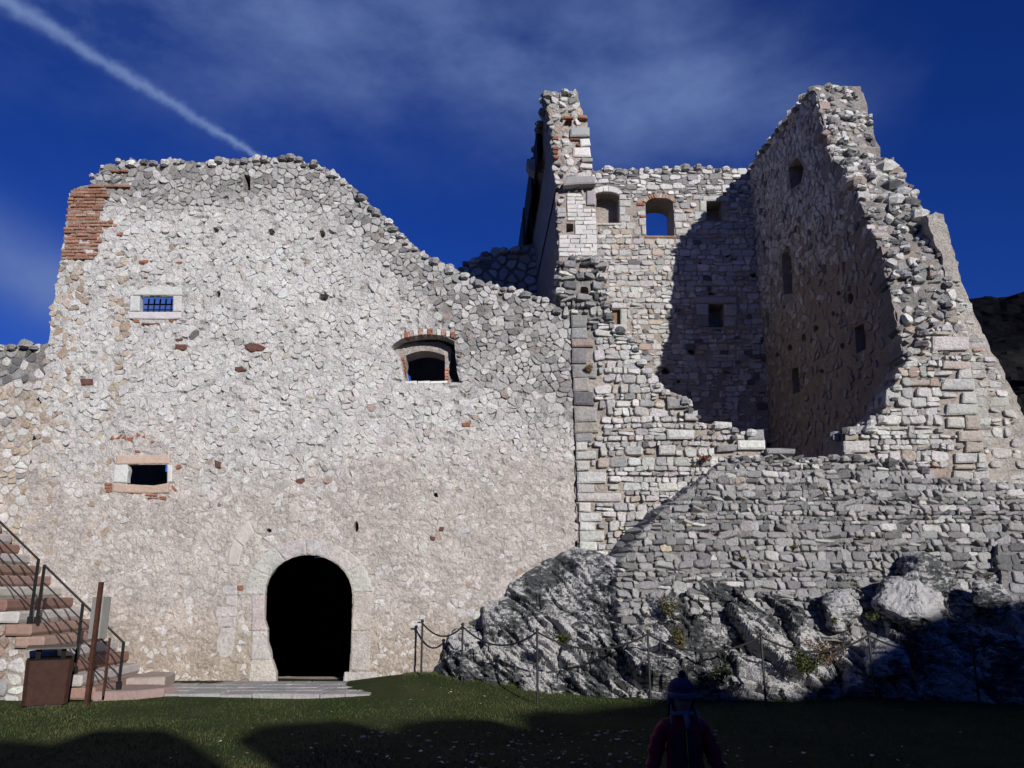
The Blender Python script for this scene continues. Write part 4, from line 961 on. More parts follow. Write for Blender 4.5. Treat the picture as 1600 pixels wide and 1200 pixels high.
# ------------------------------------------------------------------ lawn, ground, threshold paving, hill
def gz(x, y):
    return .13 * sstep(11.8, 13.5, y) * sstep(-3.2, -1.4, x) + .05 * sstep(12.2, 13.7, y) + .03 * n2(x, y, .5, 3)
def ground_mat():
    m, nt, b = new_mat('winter_lawn_soil', .95, .1); L = nt.links
    g = nd(nt, 'ShaderNodeNewGeometry'); t = nd(nt, 'ShaderNodeTexNoise', Scale=1.1, Detail=8.0, Roughness=.65); L.new(g.outputs['Position'], t.inputs['Vector'])
    t2 = nd(nt, 'ShaderNodeTexNoise', Scale=40.0, Detail=5.0, Roughness=.7); L.new(g.outputs['Position'], t2.inputs['Vector'])
    c = nd(nt, 'ShaderNodeValToRGB'); e = c.color_ramp.elements; e[0].position = .35; e[0].color = (.022, .036, .010, 1); e[1].position = .78; e[1].color = (.06, .06, .026, 1)
    L.new(t.outputs[0], c.inputs[0]); mu = nd(nt, 'ShaderNodeMix', data_type='RGBA', blend_type='OVERLAY'); mu.inputs[0].default_value = .7
    L.new(c.outputs[0], mu.inputs[6]); L.new(t2.outputs[0], mu.inputs[7]); L.new(mu.outputs[2], b.inputs['Base Color'])
    bp = nd(nt, 'ShaderNodeBump', Strength=.8, Distance=.03); L.new(t2.outputs[0], bp.inputs['Height']); L.new(bp.outputs[0], b.inputs['Normal']); return m
M_SOIL = ground_mat()
nu, nv = 150, 110
xs = np.linspace(-14, 14, nu); ys = np.linspace(-8.5, 14.3, nv)
V = [(float(x), float(y), gz(x, y)) for y in ys for x in xs]
tag(mesh_obj('lawn', V, grid_faces(nu, nv), M_SOIL, smooth=True), kind='structure')
# ground far around, one sheet to the horizon
nr = 48; V = [(0, 0, -.35)]; F = []
for k, r in enumerate((40, 120, 400, 1500, 6000)):
    V += [(r * math.cos(2*math.pi*i/nr), r * math.sin(2*math.pi*i/nr), -.35 - .012 * min(r, 1500)) for i in range(nr)]
F = [(0, 1 + i, 1 + (i + 1) % nr) for i in range(nr)] + [(1 + k*nr + i, 1 + k*nr + (i+1) % nr, 1 + (k+1)*nr + (i+1) % nr, 1 + (k+1)*nr + i)[::-1] for k in range(4) for i in range(nr)]
tag(mesh_obj('ground', V, F, plain_mat('valley_ground', (.06, .065, .03), .95, 0, .3, .02, 0)), kind='structure')
# wooded hill beyond, right
def hill_mat():
    m, nt, b = new_mat('wooded_hillside', 1.0, 0.0); L = nt.links
    g = nd(nt, 'ShaderNodeNewGeometry'); t = nd(nt, 'ShaderNodeTexNoise', Scale=.05, Detail=9.0, Roughness=.7); L.new(g.outputs['Position'], t.inputs['Vector'])
    at = nd(nt, 'ShaderNodeAttribute', attribute_name='tint')
    c = nd(nt, 'ShaderNodeMapRange'); c.inputs[1].default_value = .3; c.inputs[2].default_value = .7; c.inputs[3].default_value = .45; c.inputs[4].default_value = 1.6; L.new(t.outputs[0], c.inputs[0])
    mu = nd(nt, 'ShaderNodeVectorMath', operation='SCALE'); L.new(at.outputs['Color'], mu.inputs[0]); L.new(c.outputs[0], mu.inputs['Scale'])
    L.new(mu.outputs[0], b.inputs['Base Color']); return m
nu, nv = 300, 150
az = np.linspace(R(14), R(120), nu); el = np.linspace(0, 1, nv); pts = []
for e in el:
    for a in az:
        ridge = interp(math.degrees(a), [(14, 140), (24, 188), (31.4, 216), (34, 214), (40, 208), (60, 240), (90, 190), (120, 110)]) 
        r = 430 + 260 * e ** 1.4; pts.append((r * math.sin(a), r * math.cos(a), -6 + (ridge * 1.02) * (e ** .75 if e < .8 else .8 ** .75 + (1 - .8 ** .75) * (1 - ((1 - e) / .2) ** 2))))
P = np.array(pts); d = fbm(P, .012, 5, 5) * 22 + fbm(P, .06, 4, 9) * 8 + fbm(P, .25, 2, 19) * 2.5; E = np.repeat(el, nu)
cl = np.clip((fbm(P * np.array([1, 1, .25]), .03, 4, 21, True) - .05) * 3, 0, 1) * ((E > .25) & (E < .55))
rad = P[:, :2] / np.linalg.norm(P[:, :2], axis=1)[:, None]
P[:, :2] -= rad * (d * .8)[:, None]; P[:, 2] += d * .35 * (E > .05)
tint = np.array([.0050, .0050, .0072])[None] * (1 - cl[:, None]) + np.array([.014, .0135, .014])[None] * cl[:, None]  # shade on the slope is put into this near-black tint
tag(mesh_obj('hill', [tuple(map(float, p)) for p in P], [f[::-1] for f in grid_faces(nu, nv)], hill_mat(), None, tint), kind='structure')
# paved strip at the doorway
M_PAVE = stone_mat('worn_paving', .5, .25, 1, .2)
pv = thing('paving', (-4, 13, 0), 'x', 'x'); del pv['label']; del pv['category']; pv['kind'] = 'structure'; pv.name = 'path'
prng = random.Random(3); x = -6.05
rows = [(12.30, 12.66), (12.665, 12.95), (12.955, 13.30), (13.305, 13.72)]
for r_, (y0, y1) in enumerate(rows):
    x = -5.95 + r_ * .1
    xe = -2.05 + .17 * r_
    while x < xe - .1:
        w = prng.uniform(.25, .6); x2 = min(x + w, xe); z = .05 + .006 * r_ + prng.uniform(-.004, .004)
        p = [(x + .006, y0), (x2 - .006, y0 + prng.uniform(0, .03) * (r_ == 0)), (x2 - .006, y1), (x + .006, y1)]
        block('paving_slab', p, lambda u, v, h: (u, v, h), z, -.1, M_PAVE, pv, jcol((.36, .35, .335), prng, .10), prng, .012, .006); x = x2
# block faces up: fmap with h = z

# ------------------------------------------------------------------ rock outcrop
foot = [(-1.32, 13.72), (-1.05, 13.35), (-.6, 13.15), (0, 12.85), (.7, 12.35), (1.3, 12.05), (2.2, 11.85), (3.0, 11.95), (4.0, 11.95), (5.0, 11.95), (6.2, 11.9), (7.5, 11.4), (9, 11.0), (12, 10.6)]
topz = [(-1.32, .1), (-1.15, .55), (-1.02, .9), (-.6, 1.15), (0, 1.6), (.5, 1.95), (1.05, 2.2), (1.35, 2.12), (1.7, 2.0), (2.2, 1.98), (3.0, 1.68), (3.9, 1.48), (4.8, 1.36), (5.6, 1.5), (6.1, 1.75), (6.8, 1.55), (7.6, 1.35), (9, 1.2), (12, 1.0)]
topY = [(-1.32, 13.84), (1.0, 13.78), (1.6, G_Y(2.1) + .2), (2.4, G_Y(1.85) - .02), (12, G_Y(1.4) - .03)]
nu, nv = 520, 150
us = np.linspace(-1.32, 11.5, nu); vs_ = np.linspace(0, 1, nv)
Uu, Vv = np.meshgrid(us, vs_)
f_ = lambda tab: np.array([interp(x, tab) for x in us])
FY, TZ, TY = f_(foot), f_(topz), f_(topY)
bul = Vv ** .8
Yy = FY[None] + (TY - FY)[None] * (Vv ** 1.25); Zz = -.12 + (TZ + .12)[None] * bul
P = np.stack([Uu.ravel(), Yy.ravel(), Zz.ravel()], 1)
# strata run down to the right: rotate the pattern
ca, sa = math.cos(R(42)), math.sin(R(42)); Z2 = P[:, 2] * 1.15
Q = np.stack([(P[:, 0] * ca - Z2 * sa) * .55, P[:, 0] * sa + Z2 * ca], 1)
Qw = Q + .10 * np.stack([fbm(P, 1.7, 3, 77), fbm(P, 1.7, 3, 78)], 1)
h1, c1 = facets(Qw, .62, 3, 1.3); h2, c2 = facets(Qw * np.array([1, 1.5]), .22, 8, 1.5); h3, c3 = facets(Qw * np.array([1, 1.8]), .085, 18, 1.6)
dsp = .34 * h1 + .12 * h2 + .032 * h3 - .17 * np.exp(-c1 / .03) - .07 * np.exp(-c2 / .014) - .015 * np.exp(-c3 / .008)
dsp += .22 * fbm(P, .8, 4, 2) + .085 * fbm(np.stack([Q[:, 0] * 1.3, Q[:, 1] * 4.5, P[:, 1]], 1), 1.3, 5, 31, True) + .022 * fbm(P, 9, 3, 51, True)
w = np.minimum(1, (1 - Vv.ravel()) * 4 + .18) * np.minimum(1, Vv.ravel() * 6 + .5) * np.clip((P[:, 0] + 1.36) * 1.6, .12, 1)
w = w * np.where((P[:, 0] < 1.5) & (Vv.ravel() > .55), .6, 1.0)
N_ = np.array([-.12, -.82, .56]); P = P + (dsp * w)[:, None] * N_[None]
# back skirt
top = P.reshape(nv, nu, 3)[-1].copy(); top[:, 1] += .5; top[:, 2] -= .1; P = np.concatenate([P, top]); nv += 1
def rock_mat():
    m, nt, b = new_mat('weathered_limestone_rock', .9, .2); L = nt.links
    g = nd(nt, 'ShaderNodeNewGeometry'); 
    def noise(s, d, r, sc3=None):
        t = nd(nt, 'ShaderNodeTexNoise', Scale=s, Detail=d, Roughness=r)
        if sc3:
            mp = nd(nt, 'ShaderNodeMapping'); mp.inputs['Rotation'].default_value = (0, R(-42), 0); mp.inputs['Scale'].default_value = sc3; L.new(g.outputs['Position'], mp.inputs[0]); L.new(mp.outputs[0], t.inputs['Vector'])
        else: L.new(g.outputs['Position'], t.inputs['Vector'])
        return t.outputs[0]
    na, nb, nc = noise(1.3, 8, .68), noise(16, 6, .7), noise(6, 6, .65, (1, 1, 3.5))
    a = nd(nt, 'ShaderNodeMath', operation='ADD'); L.new(na, a.inputs[0]); s = nd(nt, 'ShaderNodeMath', operation='MULTIPLY'); L.new(nc, s.inputs[0]); s.inputs[1].default_value = .55; L.new(s.outputs[0], a.inputs[1])
    a2 = nd(nt, 'ShaderNodeMath', operation='MULTIPLY_ADD'); L.new(nb, a2.inputs[0]); a2.inputs[1].default_value = .40; L.new(a.outputs[0], a2.inputs[2])
    c = nd(nt, 'ShaderNodeValToRGB'); e = c.color_ramp.elements
    e[0].position = .82; e[0].color = (.045, .045, .047, 1); e[1].position = 1.0; e[1].color = (.48, .472, .464, 1)
    x = c.color_ramp.elements.new(.945); x.color = (.11, .119, .12, 1); x2 = c.color_ramp.elements.new(.985); x2.color = (.30, .295, .29, 1)
    L.new(a2.outputs[0], c.inputs[0]); L.new(c.outputs[0], b.inputs['Base Color'])
    hh = nd(nt, 'ShaderNodeMath', operation='ADD'); L.new(nb, hh.inputs[0]); L.new(nc, hh.inputs[1])
    bp = nd(nt, 'ShaderNodeBump', Strength=.9, Distance=.06); L.new(hh.outputs[0], bp.inputs['Height']); L.new(bp.outputs[0], b.inputs['Normal']); return m
M_ROCK = rock_mat()
tag(mesh_obj('rock_outcrop', [tuple(map(float, p)) for p in P], grid_faces(nu, nv), M_ROCK), 'jagged grey limestone rock rising from the lawn beside the doorway wall', 'rock')
def boulder(c, sx, sy, sz, seed, label, rot=0, tilt=0):
    g = random.Random(seed); bm = bmesh.new()
    for k in range(15):
        v = Vector((g.gauss(0, 1), g.gauss(0, 1), g.gauss(0, 1))).normalized(); v = Vector((v.x * sx, v.y * sy, v.z * sz)) * g.uniform(.8, 1.05); bm.verts.new(v)
    r = bmesh.ops.convex_hull(bm, input=bm.verts); bmesh.ops.delete(bm, geom=[v for v in bm.verts if not v.link_faces], context='VERTS')
    bmesh.ops.bevel(bm, geom=list(bm.edges), offset=.02, segments=1, affect='EDGES', clamp_overlap=True)
    bmesh.ops.triangulate(bm, faces=bm.faces); 
    for _ in range(3):
        bmesh.ops.subdivide_edges(bm, edges=[e for e in bm.edges if e.calc_length() > .05], cuts=1, use_grid_fill=True); bmesh.ops.triangulate(bm, faces=bm.faces)
   
    A = np.array([v.co[:] for v in bm.verts]); n = fbm(A + seed, 2.2, 3, seed) * .03 + fbm((A + seed) * np.array([1, 1, 2.5]), 3.5, 5, seed, True) * .055 + fbm(A + seed, 16, 2, seed, True) * .012; bm.normal_update()
    for v, q in zip(bm.verts, n): v.co += v.normal * float(q)
    M = Matrix.Rotation(rot, 4, 'Z') @ Matrix.Rotation(tilt, 4, 'Y'); bm.transform(M)
    me = bpy.data.meshes.new('boulder'); bm.to_mesh(me); bm.free(); me.materials.append(M_ROCK)
    o = bpy.data.objects.new('boulder', me); COL.objects.link(o); o.location = c; return tag(o, label, 'rock', 'boulders along the foot of the sloping wall')
for (px, py, Y, s3, sd, lab, ro, ti) in ((1420, 945, 12.30, (.72, .5, .44), 4, 'biggest grey boulder, a leaning block with a shadowed hollow under its edge', .3, .5), (1452, 905, 12.62, (.55, .45, .5), 9, 'pale upright boulder behind the big leaning block', .8, .2), (1312, 955, 12.45, (.34, .32, .40), 14, 'small pointed boulder left of the big leaning block', .2, -.2),
                                     (1385, 1035, 11.90, (.36, .3, .36), 27, 'pale boulder standing at the foot of the rock between two fence posts', .4, .6), (1545, 935, 12.35, (.4, .3, .3), 41, 'dark boulder beside the buttress at the right edge', .6, 0)):
    x_, z_ = atY(px, py, Y); boulder((x_, Y, z_), *s3, sd, lab, ro, ti)
# ------------------------------------------------------------------ stair along the wall, left
rng = random.Random(55)
st = thing('stair', (-7.4, 12.9, 0), 'rubble stair climbing left along the wall, with red and white stone steps', 'stairs')
SX, RUN, RISE, SY0, SY1 = -5.88, .205, .172, 12.02, 13.9
NST = 17
side = [(-9.6, -.2), (-9.6, RISE * NST - .1)]
for i in range(NST - 1, -1, -1):
    xr = SX - RUN * i; side += [(max(-9.6, xr - RUN), RISE * (i + 1) - .06), (xr - .04, RISE * (i + 1) - .06)]
side = [p for k, p in enumerate(side) if k < 2 or p[0] > -9.6] + [(SX - .04, -.2)]
S_MAP = fmapY(SY0 + .05)
slab('stair_core', side, [], S_MAP, SY1 - SY0 - .06, M_MORTAR, st, lambda u, v: tuple(x * (1 + .2 * fb(u, v, 3)) for x in (.46, .40, .345)), .09, lambda u, v: .015 * fb(u, v, 4), rng, 0)
stp_ex = []
for i in range(NST):
    xr = SX - RUN * i; z = RISE * (i + 1)
    if xr < -9.4: break
    col = [(.29, .185, .15), (.46, .44, .415), (.26, .15, .12), (.45, .425, .395), (.30, .20, .165)][i % 5]
    wd = rng.uniform(.30, .42); p = [(xr - wd, z - .155), (xr - .01, z - .16), (xr + .015, z - .12), (xr + .012, z - .03), (xr - .01, z), (xr - wd, z - .004)]
    stp_ex.append(rect(xr - wd, z - .16, xr, z))
    block('step', p, lambda u, v, h: (u, SY0 - h, v), .04, -(SY1 - SY0 - .02), M_ASHLAR, st, jcol(col, rng), rng, .03, .006)
masonry(st, side, S_MAP, rng, lambda u, v, r: pick(r, [(4, PALE), (2, WHITE), (2, BEIGE), (2, (.40, .28, .23)), (1, GREY)]), H=(.02, .05), hr=(.09, .17), wr=(.12, .30), gap=.02, excl=stp_ex, keep=90)
# pink slab at the foot
block('bottom_slab', [(-5.86, 11.95), (-5.3, 12.0), (-5.02, 12.3), (-4.95, 12.6), (-5.3, 12.75), (-5.86, 12.8)], lambda u, v, h: (u, v, h), .13, -.1, M_ASHLAR, st, (.31, .225, .205), rng, .03, .02)
block('bottom_slab', [(-5.84, 12.82), (-5.5, 12.80), (-5.3, 13.0), (-5.4, 13.6), (-5.84, 13.7)], lambda u, v, h: (u, v, h), .22, -.1, M_ASHLAR, st, (.36, .30, .26), rng, .03, .02)
# railing
rl = thing('stair_railing', (SX, SY0 + .1, 0), 'dark iron railing sloping down the outer edge of the stair', 'railing')
YRl = SY0 + .12
def rail_z(x): return (SX + .02 - x) / RUN * RISE
posts = [-5.62, -6.28, -6.92, -7.02, -7.75, -8.5, -9.25]
for x in posts:
    z0 = max(.12, RISE * max(0, math.ceil((SX - x) / RUN)) - .02); m = MB().box(x - .016, x + .016, YRl - .016, YRl + .016, z0, rail_z(x) + .98); m.obj('post', M_IRON, rl)
    m = MB().box(x - .03, x + .03, YRl - .03, YRl + .03, z0 - .01, z0 + .12); m.obj('post_foot', M_IRON, rl)
for k, h in enumerate((.97, .74, .51, .28)):
    for xa, xb in ((-5.62, -6.92), (-7.02, -9.6)):
        m = MB().tube([(xa, YRl, rail_z(xa) + h), (xb, YRl, rail_z(xb) + h)], .017 if k == 0 else .011, 8); m.obj('handrail' if k == 0 else 'rail', M_IRON, rl)
    if k == 0: pass

# ------------------------------------------------------------------ litter bin
M_BIN = plain_mat('dark_rusted_steel', (.040, .016, .011), .8, .1, .35, 9)
bn = thing('litter_bin', (-6.36, 11.62, gz(-6.36, 11.62)), 'rusty brown steel litter bin with a flat raised lid by the stair', 'bin')
bc = Vector((-6.36, 11.62, gz(-6.36, 11.62))); a_ = R(28); 
def rotp(x, y, z): return (bc.x + x * math.cos(a_) - y * math.sin(a_), bc.y + x * math.sin(a_) + y * math.cos(a_), bc.z + z)
def prism(prof_lo, prof_hi, z0, z1):
    n = len(prof_lo); V = [rotp(x, y, z0) for x, y in prof_lo] + [rotp(x, y, z1) for x, y in prof_hi]
    return V, [tuple(range(n))[::-1], tuple(range(n, 2*n))] + [(i, (i+1) % n, (i+1) % n + n, i + n) for i in range(n)]
def octo(s, c): return [(-s+c, -s), (s-c, -s), (s, -s+c), (s, s-c), (s-c, s), (-s+c, s), (-s, s-c), (-s, -s+c)]
MB().add(*prism(octo(.27, .05), octo(.285, .05), .03, .60)).obj('body', M_BIN, bn)
MB().add(*prism(octo(.25, .05), octo(.25, .05), 0, .03)).obj('base', M_IRON, bn)
MB().add(*prism(octo(.255, .05), octo(.255, .05), .602, .612)).obj('rim', M_MATTE, bn)
for sx_ in (-.15, .15):
    V, F = prism([(sx_-.03, -.2), (sx_+.03, -.2), (sx_+.03, .2), (sx_-.03, .2)], [(sx_-.03, -.2), (sx_+.03, -.2), (sx_+.03, .2), (sx_-.03, .2)], .613, .74); MB().add(V, F).obj('bracket', M_MATTE, bn)
MB().add(*prism([(-.3, -.3), (.3, -.3), (.3, .3), (-.3, .3)], [(-.3, -.3), (.3, -.3), (.3, .3), (-.3, .3)], .742, .765)).obj('lid', plain_mat('dull_steel_lid', (.10, .085, .07), .85, 0), bn)

# ------------------------------------------------------------------ information board on a rusty post
sg = thing('information_board', (-5.73, 11.5, 0), 'slim rusty steel sign post with a grey panel seen edge-on', 'sign')
MB().box(-5.755, -5.705, 11.47, 11.53, 0, 1.62).obj('post', M_CORTEN, sg)
M_PANEL = plain_mat('grey_panel', (.25, .245, .23), .6, 0, .1, 6, 0)
pa = R(86); V = []
for z in (.86, 1.42):
    for t, q in ((-.05, 0), (.14, 0), (.14, .02), (-.05, .02)): V.append((-5.72 + t * math.cos(pa) - q * math.sin(pa) + .02, 11.62 + t * math.sin(pa) + q * math.cos(pa), z))
MB().add(V, [(0, 3, 2, 1), (4, 5, 6, 7), (0, 1, 5, 4), (1, 2, 6, 5), (2, 3, 7, 6), (3, 0, 4, 7)]).obj('panel', M_PANEL, sg)
V = []
for z in (.86, 1.42):
    for t, q in ((-.3, 0), (-.02, 0), (-.02, .02), (-.3, .02)): V.append((-5.735 + t * .25 - .03, 11.50 + q - t * .1, z))
MB().add(V, [(0, 3, 2, 1), (4, 5, 6, 7), (0, 1, 5, 4), (1, 2, 6, 5), (2, 3, 7, 6), (3, 0, 4, 7)]).obj('panel', M_PANEL, sg)
MB().box(-5.645, -5.62, 11.72, 11.745, 0.1, .86).obj('panel_leg', M_CORTEN, sg)

# ------------------------------------------------------------------ rope barrier round the rock
rb = thing('rope_barrier', (2, 12, 0), 'thin steel posts joined by a sagging dark rope in front of the rock', 'barrier')
M_POST = plain_mat('grey_steel_post', (.045, .045, .045), .5, .6, .15)
M_ROPE = plain_mat('dark_rope', (.022, .02, .019), .9, 0, .4, 90)
pp = [(-1.45, 13.5, 1.0), (-.77, 13.02, .97), (.35, 11.66, .965), (1.88, 11.58, .94), (3.42, 11.5, .915), (4.90, 11.5, .93), (6.27, 11.45, .96), (7.9, 11.3, .97)]
tops = []
for x, y, zt in pp:
    z0 = gz(x, y) - .1
    MB().tube([(x, y, z0), (x, y, zt)], .016, 10).obj('post', M_POST, rb)
    MB().lathe([(.017, -.01), (.026, 0), (.028, .015), (.02, .03), (.006, .038)], 12, (x, y, zt)).obj('post_cap', M_POST, rb); tops.append(Vector((x, y, zt - .02)))
MB().tube([(-1.45, 13.5, .985), (-1.53, 13.49, .99)], .012, 8).obj('hook', M_POST, rb)
for a, b in zip(tops, tops[1:]):
    L_ = (b - a).length; sag = .13 + .055 * L_; n = 18
    pts = [a.lerp(b, k / n) - Vector((0, 0, sag * (1 - (2 * k / n - 1) ** 2))) for k in range(n + 1)]
    MB().tube(pts, .0135, 7).obj('rope', M_ROPE, rb)

# ------------------------------------------------------------------ plants
def leaf_mat(name, col, var=.4):
    m, nt, b = new_mat(name, .7, .2); L = nt.links; at = nd(nt, 'ShaderNodeAttribute', attribute_name='tint'); L.new(at.outputs['Color'], b.inputs['Base Color']); return m
M_LEAF = leaf_mat('leaf', (.05, .08, .02))
def shrub(c, r, h, n, cols, seed, label, cat='shrub', leaf=.035, group='small plants growing on rock and walls', out=(0, -1, 0)):
    g = random.Random(seed); o = thing('shrub', c, label, cat, group); c = Vector(c); ov = Vector(out)
    m = MB(); tips = []
    for k in range(max(5, n // 45)):
        d = Vector((g.uniform(-1, 1) * r, g.uniform(-.7, .7) * r, h * g.uniform(.55, 1))) + ov * r * g.uniform(.1, .6); mid = d * .5 + Vector((g.uniform(-.03, .03), g.uniform(-.03, .03), .02))
        m.tube([c, c + mid, c + d], [.006, .004, .002], 5); tips.append((mid, d))
    m.obj('stem', M_WOOD, o)
    V = []; F = []; T = []
    for k in range(int(n * 1.8)):
        mid, d = g.choice(tips); t = g.uniform(.25, 1.08); p = c + (mid * (t * 2) if t < .5 else mid.lerp(d, (t - .5) * 2)) + Vector((g.gauss(0, .17 * r), g.gauss(0, .17 * r), g.gauss(0, .12 * h)))
        a = Vector((g.gauss(0, 1), g.gauss(0, 1), g.gauss(.3, .8))).normalized(); b = a.cross(Vector((g.gauss(0, 1), g.gauss(0, 1), g.gauss(0, 1)))).normalized(); s = leaf * g.uniform(.8, 1.6)
        i = len(V); V += [tuple(p), tuple(p + a * s * .5 + b * s * .28), tuple(p + a * s), tuple(p + a * s * .5 - b * s * .28)]; F.append((i, i+1, i+2, i+3)); T += [jcol(g.choice(cols), g, .3)] * 4
    mesh_obj('foliage', V, F, M_LEAF, o, T); return o
GRN = [(.045, .06, .015), (.07, .075, .02), (.03, .045, .012)]; OLV = [(.09, .085, .03), (.06, .07, .02), (.12, .09, .04)]; BRN = [(.16, .09, .045), (.12, .075, .04), (.09, .06, .03)]; RED = [(.20, .05, .03), (.14, .06, .035)]
def rp(px, py, Y): x, z = atY(px, py, Y); return (x, Y, z)
for px, py, Y, r, h, n, cols, lab, lf in ((881, 1004, 12.0, .15, .20, 240, GRN, 'round green shrub in a cleft of the rock, near the middle fence posts', .03), (1047, 962, 12.25, .15, .30, 220, OLV, 'upper olive shrub in the rock cleft below the sloping wall', .03),
       (1061, 1012, 11.95, .13, .32, 260, OLV, 'tall olive shrub lower in the same rock cleft', .03), (1122, 1066, 11.65, .18, .26, 260, GRN, 'dark green shrub at the rock foot behind the child', .032), (1262, 1050, 11.7, .26, .34, 380, GRN, 'bushy dark green shrub beside the boulder at the rock foot', .035),
       (1295, 1035, 11.7, .25, .34, 260, BRN, 'reddish brown dry shrub beside the dark green one', .03), (1362, 965, 11.95, .12, .1, 110, GRN, 'little green tuft left of the big boulder', .025), (1305, 970, 12.1, .08, .1, 90, GRN, 'little green tuft under the pointed boulder', .025)):
    shrub(rp(px, py + 6, Y), r, h, n, cols, int(px), lab, 'shrub', lf)
x, z = atY(922, 583, YT - .05); shrub((x, YT - .06, z), .08, .14, 220, [(.26, .16, .07), (.20, .13, .06), (.15, .11, .05)], 7, 'dry orange brown tuft on the tower corner blocks', 'plant', .022)
x, z = atG(1100, 722); shrub((x, G_Y(z) - .05, z), .14, .10, 120, RED, 9, 'red leaved plant at the upper left edge of the sloping wall', 'plant', .03)
TUFT = ['moss tuft low in the middle of the sloping wall, left of the boulders', 'uppermost right moss tuft of the sloping wall, below the stub of front wall', 'moss tuft just left of the uppermost right one in the sloping wall', 'moss tuft in mid height of the sloping wall, above the big boulder',
        'moss tuft right of the one above the big boulder', 'highest moss tuft in the sloping wall, under the breach', 'moss tuft low in the left half of the sloping wall', 'moss tuft right of and above the big boulder', 'moss tuft beside the buttress at the right end of the sloping wall',
        'moss tuft touching the top of the pointed boulder', 'moss tuft between the pointed boulder and the wall middle', 'leftmost moss tuft in the sloping wall']
for k, (px, py) in enumerate(((1240, 860), (1305, 795), (1285, 768), (1345, 845), (1382, 848), (1260, 762), (1160, 877), (1450, 865), (1545, 905), (1335, 920), (1370, 880), (1120, 838))):
    u, v = atG(px, py); p = G_MAP(u, v, .02); shrub(p, .06, .06, 70, [(.06, .065, .02), (.10, .085, .03), (.05, .05, .015)], 100 + k, TUFT[k], 'plant', .02, 'mossy tufts in the sloping wall')

# ------------------------------------------------------------------ grass blades and fallen leaves
g = np.random.default_rng(5)
n = 190000
x = g.uniform(-9.5, 9.5, n); y = 7.0 + 6.9 * g.random(n) ** 1.15
nf = 9000; fx = g.uniform(-1.3, 8, nf); x[:nf] = fx; y[:nf] = np.interp(fx, [p[0] for p in foot], [p[1] for p in foot]) - np.abs(g.normal(0, .09, nf)) - .02
x[nf:nf+2500] = g.uniform(-2.0, -1.2, 2500); y[nf:nf+2500] = 13.72 - np.abs(g.normal(0, .06, 2500))
keep = ~((x > -6.0) & (x < -1.75) & (y > 12.28)) & ~((x < -5.8) & (y > 11.9)) & (y < 13.75) & ~((x > -1.2) & (y > np.interp(x, [p[0] for p in foot], [p[1] for p in foot]) - .02))
x, y = x[keep], y[keep]; n = len(x)
P0 = np.stack([x, y, np.zeros(n)], 1); dens = fbm(P0, 1.2, 4, 3); keep = g.random(n) < .75 + .6 * dens; x, y, dens = x[keep], y[keep], dens[keep]; n = len(x)
z = np.array([gz(a, b) for a, b in zip(x, y)]); near = np.exp(-np.maximum(0, np.where(x > -1.3, np.interp(x, [p[0] for p in foot], [p[1] for p in foot]), 13.75) - y) / .12); h = g.uniform(.010, .030, n) * (1 + .5 * dens) * (1 + 2.2 * near * g.random(n)); a = g.uniform(0, 2*np.pi, n); w = g.uniform(.002, .0045, n); le = g.normal(0, .011, (n, 2))
V = np.empty((n, 3, 3)); V[:, 0] = np.stack([x + w*np.cos(a), y + w*np.sin(a), z - .004], 1); V[:, 1] = np.stack([x - w*np.cos(a), y - w*np.sin(a), z - .004], 1); V[:, 2] = np.stack([x + le[:, 0], y + le[:, 1], z + h], 1)
dry = np.clip(.22 + .9 * dens + g.normal(0, .25, n) + .5 * (y > 13), 0, 1)[:, None]
C = np.array([.040, .078, .014])[None] * (1 - dry) + np.array([.10, .095, .038])[None] * dry; C = C * g.uniform(.7, 1.3, (n, 1))
me = bpy.data.meshes.new('grass'); me.vertices.add(3*n); me.loops.add(3*n); me.polygons.add(n)
me.vertices.foreach_set('co', V.ravel()); me.loops.foreach_set('vertex_index', np.arange(3*n)); me.polygons.foreach_set('loop_start', np.arange(0, 3*n, 3)); me.polygons.foreach_set('loop_total', np.full(n, 3))
ca = me.color_attributes.new('tint', 'FLOAT_COLOR', 'POINT'); cc = np.ones((3*n, 4), 'f'); cc[:, :3] = np.repeat(C, 3, 0); ca.data.foreach_set('color', cc.ravel()); me.update(); me.validate(); me.materials.append(M_LEAF)
go = bpy.data.objects.new('grass', me); COL.objects.link(go); tag(go, 'short winter grass covering the courtyard lawn', 'grass', kind='stuff')
gr_ = random.Random(77); V = []; F = []; T = []
for k in range(320):
    if k < 230: x, y = gr_.gauss(.3, 1.3), gr_.uniform(7.2, 9.6)
    else: x, y = gr_.uniform(-8, 8), gr_.uniform(7.2, 12.2)
    if k >= 230 and gr_.random() < .3: y = gr_.uniform(12, 13.2); x = gr_.uniform(-1.6, .2)
    if y > interp(x, foot) - .1 or (-6 < x < -1.8 and y > 12.2) or (x < -5.6 and y > 11.4): continue
    s = gr_.uniform(.015, .045) * (.85 if k < 230 else .55); a = gr_.random() * 6.28; zz = gz(x, y) + .03; t = gr_.uniform(-.4, .4); c_, s_ = math.cos(a), math.sin(a); i = len(V)
    for u, v, w_ in ((-1, 0, .2), (-.3, .55, 0), (.5, .45, .15), (1.1, 0, .3), (.4, -.5, .05), (-.4, -.5, .1)):
        V.append((x + s * (u * c_ - v * s_), y + s * (u * s_ + v * c_), zz + s * (w_ + t * v)))
    F.append((i, i+1, i+2, i+3)); F.append((i, i+3, i+4, i+5)); col = jcol(gr_.choice([(.44, .41, .36), (.24, .19, .13), (.30, .26, .2)]) if k < 230 else gr_.choice([(.45, .36, .22), (.30, .19, .09), (.5, .45, .35)]), gr_, .25); T += [col] * 6
lo = mesh_obj('fallen_leaves', V, F, M_LEAF, None, T); tag(lo, 'pale fallen leaves scattered over the shaded lawn', 'leaves', kind='stuff')

